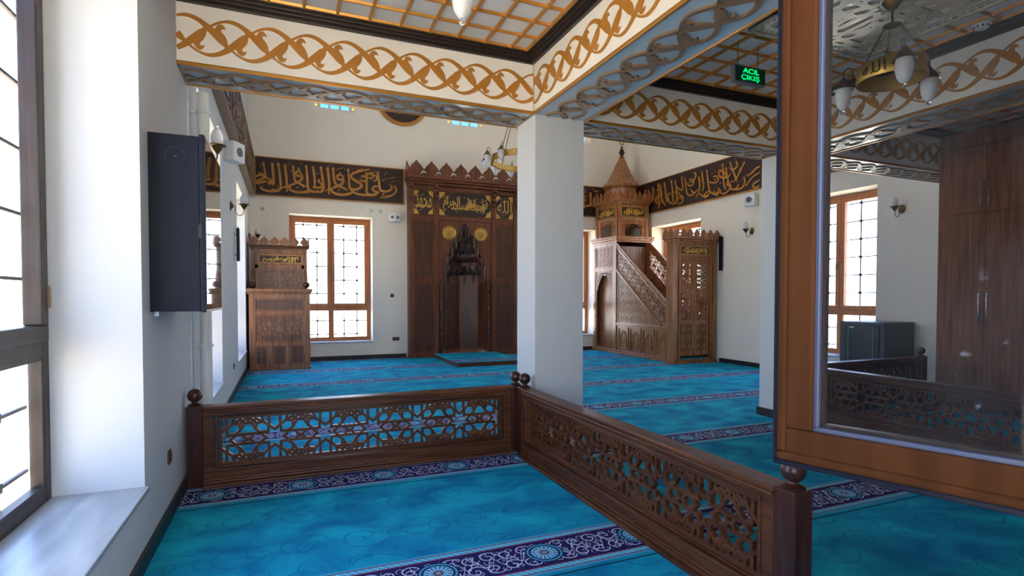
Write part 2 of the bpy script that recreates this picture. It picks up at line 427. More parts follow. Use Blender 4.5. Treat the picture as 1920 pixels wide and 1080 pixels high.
# --- star fretwork
def unit_segs():
    S_ = []
    def seg(p, q): S_.append((p, q))
    for k in range(8):
        a = k*PI/4; ca, sa = cos(a), sin(a); Rr = lambda r, t: (r*ca-t*sa, r*sa+t*ca)
        if k in (2, 6): P = [(.5, .105), (.27, .105), (.17, 0), (.27, -.105), (.5, -.105)]
        elif k in (0, 4): P = [(.46, 0), (.40, .105), (.27, .105), (.17, 0), (.27, -.105), (.40, -.105), (.46, 0), (.5, 0)]
        else: P = [(.48, 0), (.40, .105), (.27, .105), (.17, 0), (.27, -.105), (.40, -.105), (.48, 0)]
        for p, q in zip(P, P[1:]): seg(Rr(*p), Rr(*q))
    for sx in (-1, 1):
        for sy in (-1, 1):
            seg((sx*.40, sy*.105), (sx*.5, sy*.105))
            for p, q in [((.357, .209), (.443, .361)), ((.209, .357), (.361, .443)), 
                         ((.443, .361), (.5, .345)), ((.443, .361), (.394, .394)), ((.394, .394), (.361, .443)), ((.361, .443), (.345, .5)),
                         ((.34, .34), (.47, .47)), ((.5, .35), (.5, .5)), ((.35, .5), (.5, .5)), ((.209, .357), (.25, .5))]:
                seg((sx*p[0], sy*p[1]), (sx*q[0], sy*q[1]))
    return S_
USEG = unit_segs()
def clip(p, q, poly):
    t0, t1 = 0., 1.; d = (q[0]-p[0], q[1]-p[1]); n = len(poly)
    for i in range(n):
        a, b = poly[i], poly[(i+1) % n]; e = (b[0]-a[0], b[1]-a[1])
        num = e[0]*(p[1]-a[1])-e[1]*(p[0]-a[0]); den = e[0]*d[1]-e[1]*d[0]
        if abs(den) < 1e-9:
            if num < 0: return None
            continue
        t = -num/den
        if den > 0: t0 = max(t0, t)
        else: t1 = min(t1, t)
        if t0 > t1: return None
    f = lambda t: (p[0]+d[0]*t, p[1]+d[1]*t)
    return f(t0), f(t1)
def star(mb, poly, org, cell, wd, M_, w0, w1, cellv=None, rot=0):
    cv = cellv or cell; xs = [p[0] for p in poly]; ys = [p[1] for p in poly]
    cr, sr = cos(rot), sin(rot)
    # work in rotated pattern space
    inv = lambda x, y: ((x-org[0])*cr+(y-org[1])*sr, -(x-org[0])*sr+(y-org[1])*cr)
    fwd = lambda x, y: (org[0]+x*cr-y*sr, org[1]+x*sr+y*cr)
    q = [inv(*p) for p in poly]; i0 = math.floor(min(p[0] for p in q)/cell)-1; i1 = math.ceil(max(p[0] for p in q)/cell)+1
    j0 = math.floor(min(p[1] for p in q)/cv)-1; j1 = math.ceil(max(p[1] for p in q)/cv)+1
    area = sum(poly[i][0]*poly[(i+1) % len(poly)][1]-poly[(i+1) % len(poly)][0]*poly[i][1] for i in range(len(poly)))
    pl = poly if area > 0 else poly[::-1]
    for i in range(i0, i1+1):
        for j in range(j0, j1+1):
            for a, b in USEG:
                c = clip(fwd((i+a[0])*cell, (j+a[1])*cv), fwd((i+b[0])*cell, (j+b[1])*cv), pl)
                if c and math.hypot(c[0][0]-c[1][0], c[0][1]-c[1][1]) > 1e-3: mb.bar(c[0], c[1], wd, M_, w0, w1)
def rect(u0, u1, v0, v1): return [(u0, v0), (u1, v0), (u1, v1), (u0, v1)]
def ring_frame(mb, u0, u1, v0, v1, t, M_, w0, w1):
    for a, b, c, d in ((u0, u1, v0, v0+t), (u0, u1, v1-t, v1), (u0, u0+t, v0+t, v1-t), (u1-t, u1, v0+t, v1-t)): mb.prism(rect(a, b, c, d), M_, w0, w1)

# --- braided vine ornament of the beams
LEAF = [(-.30, .42), (-.20, .50), (-.10, .68), (.04, .78), (.18, .76), (.28, .66), (.34, .50), (.24, .56), (.14, .54), (.10, .44), (.14, .34), (.24, .24), (.34, .08), (.41, -.10), (.43, -.28), (.38, -.46), (.40, -.60), (.30, -.52), (.10, -.22), (-.14, .14)]
def braid(mb, u0, u1, vc, A, P, ph, M_, w0, w1, wd, leaf=True):
    """three interlaced waves; each stroke swells into a leaf half way down (or up) and thins out after it"""
    n = max(8, int((u1-u0)/P*44))
    KT = [(0, .85), (.2, 1.15), (.42, 1.75), (.56, 1.7), (.63, .8), (.72, .5), (.9, .55), (1, .85)]
    def wf(a):
        t = (a/PI) % 1
        for (p, q), (p2, q2) in zip(KT, KT[1:]):
            if t <= p2: return wd*(q+(q2-q)*(t-p)/(p2-p))
        return wd
    for k in range(3):
        f = lambda x: 2*PI*((x-ph)/P+k/3)
        pts = []; ws = []
        for i in range(n+1):
            x = u0+(u1-u0)*i/n; a = f(x); pts.append((x, vc+A*cos(a))); ws.append(wf(a))
        mb.ribbon(pts, ws, M_, w0, w1+.0004*k)
        if leaf:
            j0 = math.floor(f(u0)/PI); j1 = math.ceil(f(u1)/PI)
            for j in range(j0, j1+1):
                a = PI/2+j*PI; x = ph+P*(a/(2*PI)-k/3)
                if not (u0+A*.3 < x < u1-A*.5): continue
                sgn = 1 if (j % 2 == 0) else -1    # falling strand: leaf above, rising strand: leaf below
                mb.prism([(x+dx*A, vc+sgn*dy*A) for dx, dy in LEAF], M_, w0, w1+.002)
# --- crest of ogee leaves
def crest(mb, u0, u1, v0, h, n, M_, w0, w1):
    p = (u1-u0)/n; out = [(u0, v0), (u1, v0), (u1, v0+.38*h)]
    prof = [(0, .38), (.06, .46), (.14, .58), (.24, .70), (.34, .79), (.43, .88), (.5, 1.0), (.57, .88), (.66, .79), (.76, .70), (.86, .58), (.94, .46)]
    for i in range(n-1, -1, -1):
        for x, y in prof[::-1]: out.append((u0+(i+x)*p, v0+y*h))
    loops = [out]
    for i in range(1, n):
        c = u0+i*p
        bell = [(-.22, .04), (-.12, .10), (-.04, .22), (0, .10), (.04, .22), (.12, .10), (.22, .04), (.16, .18), (.10, .30), (.0, .34), (-.10, .30), (-.16, .18)]
        loops.append([(c+x*p*1.2, v0+y*h*1.02) for x, y in bell])
    mb.plate(loops, M_, w0, w1)
def archpoly(u0, u1, v0, vs, vt, n=5):
    """pointed scalloped arch outline, bottom-left round to bottom-right"""
    c = (u0+u1)/2; hw = (u1-u0)/2; pts = [(u0, v0), (u0, vs)]
    for k in range(n):
        a0 = k/n; a1 = (k+1)/n; P = lambda t: (u0+hw*(1-cos(t*PI/2))*1.0, vs+(vt-vs)*sin(t*PI/2)**.9)
        p, q = P(a0), P(a1)
        for s in (.25, .5, .75, 1):
            x = p[0]+(q[0]-p[0])*s; y = p[1]+(q[1]-p[1])*s; bul = sin(s*PI)*hw*.15
            pts.append((x-bul*.7, y+bul))
    L = pts; Rr = [(2*c-x, y) for x, y in L[::-1]][1:]
    return L+Rr

# ================================================================== SETTING
def struct(name, mb, mat, parent=None, label=None, **k):
    o = emit(mb, name, mat, parent, **k)
    if not parent: tag(o, label, None, None, 'structure')
    return o
struct('floor', MB().box(XL, XR, YF-.5, YQ+.02, -.1, 0), 'carpet', label='turquoise prayer carpet with navy medallion stripes across the whole floor')
g = MB(); g.box(-60, 60, -60, 60, -.75, -.7); struct('ground', g, 'terracotta', label='pale bright ground outside the windows')

def wallpieces(mb, axis, p0, p1, a0, a1, z0, z1, wins, wz0=WZ0, wz1=WZ1, extra=()):
    """solid wall with window openings; axis 'x' = wall normal along x, spanning y"""
    def bx(a, b, c, d):
        if b-a < 1e-4 or d-c < 1e-4: return
        if axis == 'x': mb.box(p0, p1, a, b, c, d)
        else: mb.box(a, b, p0, p1, c, d)
    ops = sorted([(a, b, wz0, wz1) for a, b in wins]+list(extra)); u = a0
    for a, b, c, d in ops:
        bx(u, a, z0, z1); bx(a, b, z0, c); bx(a, b, d, z1); u = b
    bx(u, a1, z0, z1)
# qibla wall lower part, niche opening for the mihrab
CL = [(.576, 1.615), (3.80, 4.887), (6.98, 8.16)]
b = MB(); wallpieces(b, 'y', YQ, YQ+TH, XL-TH, XR+TH, 0, 5.0, WINS['back'], extra=[(3.60, 4.95, 0, 3.45)])
wallpieces(b, 'y', YQ, YQ+TH, XL-TH, XR+TH, 5.0, ZH, CL, 5.90, 6.75)
struct('wall_back', b, 'wall', label='cream qibla wall with two tall windows')
UP_FILL = [(5.9, 7.3), (8.0, 9.4), (10.1, 11.5)]
b = MB(); wallpieces(b, 'x', XL-TH, XL, YF-TH, YQ, 0, 5.0, WINS['left']); wallpieces(b, 'x', XL-TH, XL, YF-TH, YQ, 5.0, ZH, UP_FILL, 5.6, 7.0); struct('wall_left', b, 'white', label='white left wall with deep window recesses')
b = MB(); wallpieces(b, 'x', XR, XR+TH, YF-TH, YQ, 0, 5.0, WINS['right']); wallpieces(b, 'x', XR, XR+TH, YF-TH, YQ, 5.0, ZH, UP_FILL, 5.6, 7.0); struct('wall_right', b, 'wall', label='cream right wall with tall windows')
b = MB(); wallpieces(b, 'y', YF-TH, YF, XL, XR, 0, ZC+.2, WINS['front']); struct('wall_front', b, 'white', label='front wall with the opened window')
b = MB().box(XL, XR, YB0+.12, YB1, ZC-.02, ZH); struct('wall_inner', b, 'wall', label='cream wall above the beams facing the high hall')
struct('ceiling', MB().box(XL-TH, XR+TH, YB0, YQ+TH, ZH, ZH+.2), 'wall', label='plain high ceiling of the main hall')

# beams: cream faces, blue-grey soffits, gilt edges, braided vine fretwork
def beam_x(u0, u1, nm, lab):
    o = struct('trim_%d' % nm, MB().box(u0, u1, YB0, YB1, ZB+.03, ZC+.1), 'beam', label=lab)
    emit(MB().box(u0, u1, YB0+.012, YB1-.012, ZB+.008, ZB+.03), 'soffit_panel', 'soffit', o)
    e = MB()
    for y in (YB0+.004, YB1-.004): e.box(u0, u1, y-.012, y+.012, ZB-.002, ZB+.026)
    e.box(u0, u0+.014, YB0, YB1, ZB-.001, ZB+.026); e.box(u1-.014, u1, YB0, YB1, ZB-.001, ZB+.026)
    emit(e, 'gilt_edge', 'goldrod', o, bev=.004)
    f = MB(); braid(f, u0+.004, u1-.006, 3.497, .138, .87, -.093, lambda u, v, w: (u, YB0-w, v), -.001, .006, .030)
    emit(f, 'painted_vine_ornament', 'gold', o)
    f = MB(); braid(f, u0+.03, u1-.03, (YB0+YB1)/2, .135, .87, -.20, lambda u, v, w: (u, v, ZB+.010-w), 0, .016, .026)
    emit(f, 'soffit_vine_fret', 'bronze', o)
    # back face towards the hall
    return o
beam_x(XL, PA0, 1, 'cream beam over the left bay with braided gold vine ornament')
beam_x(PA1, PB0, 2, 'cream beam over the middle bay with braided gold vine ornament')
beam_x(PB1, XR, 3, 'cream beam over the right bay seen through the sash glass')
def beam_y(x0, x1, nm, lab):
    o = struct('trim_%d' % nm, MB().box(x0, x1, YF, YB1, ZB+.03, ZC+.1), 'beam', label=lab)
    emit(MB().box(x0+.012, x1-.012, YF, YB1-.012, ZB+.007, ZB+.03), 'soffit_panel', 'soffit', o)
    e = MB()
    for x in (x0+.004, x1-.004): e.box(x-.012, x+.012, YF, YB0+.01, ZB-.003, ZB+.026)
    e.box(x0-.004, x0+.008, YB0-.010, YB0-.0, ZB, ZC-.08)
    emit(e, 'gilt_edge', 'goldrod', o, bev=.004)
    for s, xx in ((-1, x0), (1, x1)):
        f = MB(); braid(f, -YB0+.02, -YF, 3.497, .138, .87, -4.6, lambda u, v, w, s=s, xx=xx: (xx+s*w, -u, v), -.001, .006, .030)
        emit(f, 'painted_vine_ornament', 'gold', o)
    f = MB(); braid(f, -YB0+.03, -YF, (x0+x1)/2, .165, 1.02, -4.3, lambda u, v, w: (v, -u, ZB+.009-w), 0, .018, .030)
    emit(f, 'soffit_vine_fret', 'bronze', o)
beam_y(PA0, PA1, 4, 'long cream beam running from the near pillar towards the camera')
beam_y(PB0, PB1, 5, 'long cream beam between middle and right bay')

for nm, (x0, x1), lab in (('pillar', (PA0, PA1), 'square white pillar behind the corner of the wooden railing'), ('pillar', (PB0, PB1), 'square white pillar beside the open window sash, dark skirting at its foot')):
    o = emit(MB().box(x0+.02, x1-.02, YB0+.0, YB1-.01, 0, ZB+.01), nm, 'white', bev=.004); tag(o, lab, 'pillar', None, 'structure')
    if x0 > 4:
        emit(MB().box(x0-.005, x1+.005, YB0-.03, YB1+.015, 0, .10), 'skirting', 'base', o, bev=.005)

# ceilings of the three bays: cornice, lattice, frosted panels
def bay(nm, x0, x1, y0, y1, lab, hole=None):
    o = struct(nm, MB().box(x0, x1, y0, y1, ZC+.004, ZC+.12), 'tile', label=lab)
    c = MB()
    for d0, d1, za, zb in ((0, .035, ZC-.085, ZC+.01), (.03, .062, ZC-.062, ZC+.01), (.055, .085, ZC-.040, ZC+.01), (.08, .105, ZC-.018, ZC+.01)):
        c.box(x0+d0, x0+d1, y0+d0, y1-d0, za, zb); c.box(x1-d1, x1-d0, y0+d0, y1-d0, za, zb)
        c.box(x0+d1, x1-d1, y0+d0, y0+d1, za, zb); c.box(x0+d1, x1-d1, y1-d1, y1-d0, za, zb)
    emit(c, 'cornice', 'trim', o, bev=.004)
    l = MB(); a0, a1, b0, b1 = x0+.105, x1-.105, y0+.105, y1-.105; s = .255
    xs = [a1-.008-.16-i*s for i in range(40) if a1-.008-.16-i*s > a0+.03]; ys = [b1-.008-.24-i*s for i in range(40) if b1-.008-.24-i*s > b0+.03]
    for x in xs+[a0+.011, a1-.011]: l.prism([(x-.014, 0), (x+.014, 0), (x+.008, -.022), (x-.008, -.022)], lambda u, v, w: (u, w, ZC+.004+v), b0, b1)
    for y in ys+[b0+.011, b1-.011]: l.prism([(y-.014, 0), (y+.014, 0), (y+.008, -.020), (y-.008, -.020)], lambda u, v, w: (w, u, ZC+.004+v), a0, a1)
    emit(l, 'gilt_lattice', 'goldrod', o)
bay('ceiling_left_bay', XL, PA0, YF, YB0, 'left bay ceiling of small frosted panels in gilt lattice')
bay('ceiling_middle_bay', PA1, PB0, YF, YB0, 'middle bay ceiling of small frosted panels in gilt lattice')
bay('ceiling_right_bay', PB1, XR, YF, YB0, 'right bay ceiling of small frosted panels in gilt lattice')

# skirting boards
b = MB().box(XL, XL+.022, YF, YQ, 0, .095); struct('baseboard_left', b, 'base', label='black brown skirting along the left wall')
b = MB().box(XR-.022, XR, 5.0, 9.9, 0, .095); struct('baseboard_right', b, 'base', label='black brown skirting along the right wall')
b = MB(); b.box(XL, 2.8, YQ-.022, YQ, 0, .095); b.box(5.72, 8.2, YQ-.022, YQ, 0, .095); struct('baseboard_back', b, 'base', label='black brown skirting under the qibla windows')

# ------------------------------------------------------------------ windows
def window(n, M_, a0, a1, lab, sash=(True, True), grille=True, mat='frame', sill=True, lower=True):
    """M_(u, v, w): u along the wall, v up, w into the wall from its inner face"""
    o = thing('window_%d' % n, lab, None, M_((a0+a1)/2, WZ0, TH), kind='structure')
    d0, d1 = TH-.09, TH-.02; c = (a0+a1)/2; zt = 1.24
    f = MB(); B = lambda a, b, z0, z1, e0=d0, e1=d1: f.box(a, b, z0, z1, e0, e1, M_)
    B(a0, a0+.07, WZ0, WZ1); B(a1-.07, a1, WZ0, WZ1); B(a0+.07, a1-.07, WZ1-.07, WZ1); B(a0+.07, a1-.07, WZ0, WZ0+.07); B(a0+.07, a1-.07, zt-.045, zt+.045); B(c-.04, c+.04, WZ0+.07, zt-.045)
    B(c-.035, c+.035, zt+.045, WZ1-.07, d0+.02, d1)
    emit(f, 'window_frame', mat, o, bev=.006)
    for i, (p, q) in enumerate(((a0+.06, c-.002), (c+.002, a1-.06))):
        if sash[i]:
            s = MB(); t = .085
            for a, b, z0, z1 in ((p, q, zt+.03, zt+.03+t), (p, q, WZ1-.06-t, WZ1-.06), (p, p+t, zt+.03+t, WZ1-.06-t), (q-t, q, zt+.03+t, WZ1-.06-t)): s.box(a, b, z0, z1, d0-.022, d1-.01, M_)
            so_ = emit(s, 'sash', mat, o, bev=.008)
            emit(MB().box(p+t-.005, q-t+.005, zt+.03+t-.005, WZ1-.06-t+.005, d0+.02, d0+.026, M_), 'pane', 'glass', so_)
            hx = q-.045 if i == 0 else p+.045
            h = MB().box(hx-.014, hx+.014, 2.08, 2.20, d0-.034, d0-.022, M_); h.box(hx-.010, hx+.010, 2.02, 2.14, d0-.062, d0-.048, M_); h.box(hx-.008, hx+.008, 2.12, 2.14, d0-.05, d0-.03, M_)
            emit(h, 'handle', 'bronze', so_, bev=.003)
            hg = p+.012 if i == 0 else q-.012
            k = MB()
            for zz in (1.45, 3.15): k.box(hg-.009, hg+.009, zz, zz+.11, d0-.034, d0-.018, M_)
            emit(k, 'hinge', 'bronze', so_, bev=.002)
        if lower:
            p2, q2 = (a0+.07, c-.04) if i == 0 else (c+.04, a1-.07)
            s = MB(); ring_frame(s, p2, q2, WZ0+.07, zt-.045, .022, lambda u, v, w: M_(u, v, w), d0+.004, d0+.05)
            lo = emit(s, 'fixed_light', mat, o); emit(MB().box(p2+.02, q2-.02, WZ0+.09, zt-.065, d0+.02, d0+.026, M_), 'pane', 'glass', lo)
    if grille:
        br = .0145 if M_ is Bm else .012
        g = MB(); w0 = TH+.015
        vs = [a0+(a1-a0)*k/6 for k in range(1, 6)]; zs = [WZ0+.16+.335*k for k in range(9)]
        for x in vs: g.tube([M_(x, WZ0, w0), M_(x, WZ1, w0)], br, 4)
        for z in zs: g.tube([M_(a0, z, w0), M_(a1, z, w0)], br, 4)
        for x in vs:
            for z in zs: g.box(x-.023, x+.023, z-.023, z+.023, w0-.013, w0+.013, M_)
        emit(g, 'iron_grille', 'iron', o)
    if sill:
        s = MB().box(a0, a1, WZ0-.02, WZ0+.004, -.024, d0, M_)
        emit(s, 'marble_sill', 'marble', o, bev=.004)
    return o
Lm = lambda u, v, w: (XL-w, u, v); Rm = lambda u, v, w: (XR+w, u, v); Bm = lambda u, v, w: (u, YQ+w, v); Fm = lambda u, v, w: (u, YF-w, v)
window(1, Lm, *WINS['left'][0], 'brown window in the deep recess at the left edge', mat='framedark')
window(2, Lm, *WINS['left'][1], 'window recess behind the pipe on the left wall')
window(3, Lm, *WINS['left'][2], 'farthest window recess on the left wall')
window(4, Bm, *WINS['back'][0], 'double casement window between the preacher chair and mihrab')
window(5, Bm, *WINS['back'][1], 'double casement window right of the mihrab behind the pulpit')
window(6, Rm, *WINS['right'][0], 'window on the right wall seen through the sash glass')
window(7, Rm, *WINS['right'][1], 'window on the right wall behind the pulpit portal')
window(8, Fm, *WINS['front'][0], 'window in the front wall whose sash stands open', sash=(False, False), grille=False, mat='framedark', sill=False)

# small stained clerestory windows
for n, (a, b_) in enumerate(CL):
    o = thing('window_%d' % (9+n), 'small clerestory window with blue and amber glass', None, ((a+b_)/2, YQ, 5.9), kind='structure')
    W_ = b_-a; loops = [rect(a, b_, 5.90, 6.75)]; bl = MB(); am = MB()
    for row in range(4):
        z = 6.0+row*.2
        for k in range(3):
            x = a+W_*(.22+k*.225); loops.append(rect(x, x+W_*.165, z, z+.085)); bl.box(x-.01, x+W_*.165+.01, YQ+.11, YQ+.115, z-.01, z+.095)
        for x in (a+W_*.12, a+W_*.93):
            loops.append([(x+.026*cos(t*PI/6), z+.045+.03*sin(t*PI/6)) for t in range(12)]); am.box(x-.04, x+.04, YQ+.11, YQ+.115, z, z+.09)
    f = MB().plate(loops, lambda u, v, w: (u, YQ+w, v), .05, .10); ring_frame(f, a-.0, b_, 5.90, 6.75, .03, lambda u, v, w: (u, YQ+w, v), -.01, .05)
    fo = emit(f, 'plaster_tracery', 'beam', o); emit(bl, 'blue_panes', 'glassblue', fo); emit(am, 'amber_panes', 'glassamber', fo)

# upper windows added out of view in the hall's side walls to brighten it
for sd, xx in ((-1, XL), (1, XR)):
    for a, b_ in UP_FILL:
        k = 12+UP_FILL.index((a, b_))+(0 if sd < 0 else 3)
        o = thing('window_%d' % k, 'added upper hall window out of view, brightens the hall', None, (xx+sd*.3, (a+b_)/2, 5.6), kind='structure')
        f = MB(); ring_frame(f, a, b_, 5.6, 7.0, .06, lambda u, v, w: (xx+sd*w, u, v), .25, .32); f.box((a+b_)/2-.02, (a+b_)/2+.02, 5.66, 6.94, .26, .31, lambda u, v, w: (xx+sd*v*0+sd*w, u, v))
        emit(f, 'window_frame', 'frame', o); emit(MB().box(a, b_, 5.6, 7.0, .28, .286, lambda u, v, w: (xx+sd*w, u, v)), 'pane', 'glass', o)
        portal('portal', (xx+sd*(TH+.05), (a+b_)/2, 6.3), (-sd, 0, 0), 1.4, 1.4)

# added unseen porch, cuts the sky light on the front window: roof, posts, paving
struct('trim_20', MB().box(XL-1.5, XR+1.5, -2.4, YF-TH, 3.75, 3.95), 'wall', label='added porch roof shading the front window')
struct('trim_21', MB().box(XL-1.5, XR+1.5, -2.4, YF-TH, -.7, -.12), 'terracotta', label='pale paving of the added porch, bounces light inside')
for x in (-1.9, 2.2, 6.2, 10.4):
    tag(emit(MB().box(x-.2, x+.2, -2.3, -2.0, -.12, 3.75), 'added_porch_post', 'wall'), 'square post of the added porch outside the front wall', 'porch post', None, 'structure')
struct('trim_22', MB().box(XL-1.5, XR+1.5, -2.4, -2.3, -.12, .5), 'wall', label='low parapet of the added unseen porch')

# ================================================================== THINGS
# ------------------------------------------------------------------ opened casement sash beside the camera
def make_sash():
    d = Vector((.33536, -.94209, 0)); nrm = Vector((-.94209, -.33536, 0)); P0 = Vector((1.110, .988, 1.10))
    o = thing('casement_sash', 'brown window sash standing open at the right, dusty double glass', 'window sash', P0)
    T_ = lambda u, v, w: tuple(P0+d*u+Vector((0, 0, v))-nrm*w)
    W_, H_ = .95, 2.2
    f = MB(); ring_frame(f, .008, W_, .006, H_, .020, T_, -.006, .055); ring_frame(f, .024, W_-.02, .022, H_-.02, .062, T_, 0, .055)
    emit(f, 'sash_frame', 'sashwood', o, bev=.006)
    g = MB(); ring_frame(g, -.005, W_+.006, -.009, H_+.006, .014, T_, .004, .060); gg = emit(g, 'outer_gasket', 'navy', o, bev=.003)
    g = MB(); ring_frame(g, .084, W_-.08, .082, H_-.08, .012, T_, .012, .04); emit(g, 'inner_gasket', 'rubber', o, bev=.003)
    g = MB(); ring_frame(g, .094, W_-.09, .092, H_-.09, .010, T_, .026, .046); emit(g, 'spacer_bar', 'framedark', o)
    g = MB(); g.box(.09, W_-.085, .09, H_-.085, .022, .026, T_); emit(g, 'glass_pane', 'sashglass', o)
make_sash()

# ------------------------------------------------------------------ low railings
def railing(name, label, M_, u0, u1, mat, posts, group, lat_w=.021, plinth=True, cells=None):
    """M_(u, v, w): u along, v up, w = 0 at the viewer-side face, positive away"""
    o = thing(name, label, 'railing', M_((u0+u1)/2, 0, .05), group)
    b = MB()
    b.box(u0, u1, .0, .028, -.055, .155, M_); b.box(u0, u1, .028, .05, -.035, .135, M_); b.box(u0, u1, .05, .062, -.018, .118, M_)
    emit(b, 'plinth', mat, o, bev=.006)
    b = MB()
    b.box(u0, u1, .06, .135, 0, .10, M_); b.box(u0, u1, .56, .600, 0, .10, M_); b.box(u0, u0+.085, .135, .56, 0, .10, M_); b.box(u1-.085, u1, .135, .56, 0, .10, M_)
    ring_frame(b, u0+.072, u1-.072, .122, .573, .012, M_, -.010, .11); ring_frame(b, u0+.094, u1-.094, .142, .553, .008, M_, .012, .088)
    emit(b, 'frame', mat, o, bev=.004)
    b = MB(); b.box(u0, u1, .598, .612, -.022, .122, M_); b.box(u0, u1, .612, .640, -.014, .114, M_)
    emit(b, 'top_rail', mat, o, bev=.009)
    a, c = u0+.10, u1-.10; l = MB(); vc = .3475; H = .355
    n = cells or round((c-a)/.375); cell = (c-a-.04)/n
    star(l, rect(a+.03, c-.03, .165, .53), (a+.02, vc), cell, lat_w, M_, .036, .064, cellv=H+.01)
    ring_frame(l, a, c, .145, .55, .030, M_, .034, .066)
    emit(l, 'star_fretwork', mat, o)
    for q, big in posts:
        p = MB(); h = .058; p.box(q-h, q+h, 0, .645, .05-h, .05+h, M_)
        po = emit(p, 'post', 'dark', o, bev=.008)
        c_ = M_(q, 0, .05); k = MB()
        k.lathe([(.0, .640), (.052, .642), (.054, .652), (.040, .660), (.024, .667), (.021, .676), (.0, .68)], (c_[0], c_[1], 0), 24)
        k.ball((c_[0], c_[1], .725), .0545, 28); k.lathe([(.0548, .7225), (.0556, .725), (.0548, .7275)], (c_[0], c_[1], 0), 28)
        emit(k, 'ball_finial', 'dark', po, smooth=True)
    return o
railing('wooden_railing', 'low wooden railing with star fretwork across the left bay, ending at the left wall', lambda u, v, w: (u, 4.87+w, v), -.61, 2.02, 'woodx', [(-.668, 1), (2.082, 1)], 'low fretwork railings')
railing('wooden_railing', 'long low railing with star fretwork running towards the camera from the pillar', lambda u, v, w: (2.055+w, u, v), 1.82, 4.69, 'woody', [(1.765, 1), (4.75, 1)], 'low fretwork railings')
railing('wooden_railing', 'low fretwork railing seen lengthwise through the sash glass', lambda u, v, w: (6.04+w, u, v), 1.2, 4.70, 'woody', [], 'low fretwork railings')
railing('wooden_railing', 'low railing crossing the right bay behind the one seen lengthwise through glass', lambda u, v, w: (u, 5.03+w, v), 6.2, 8.55, 'woodx', [(8.62, 1)], 'low fretwork railings')

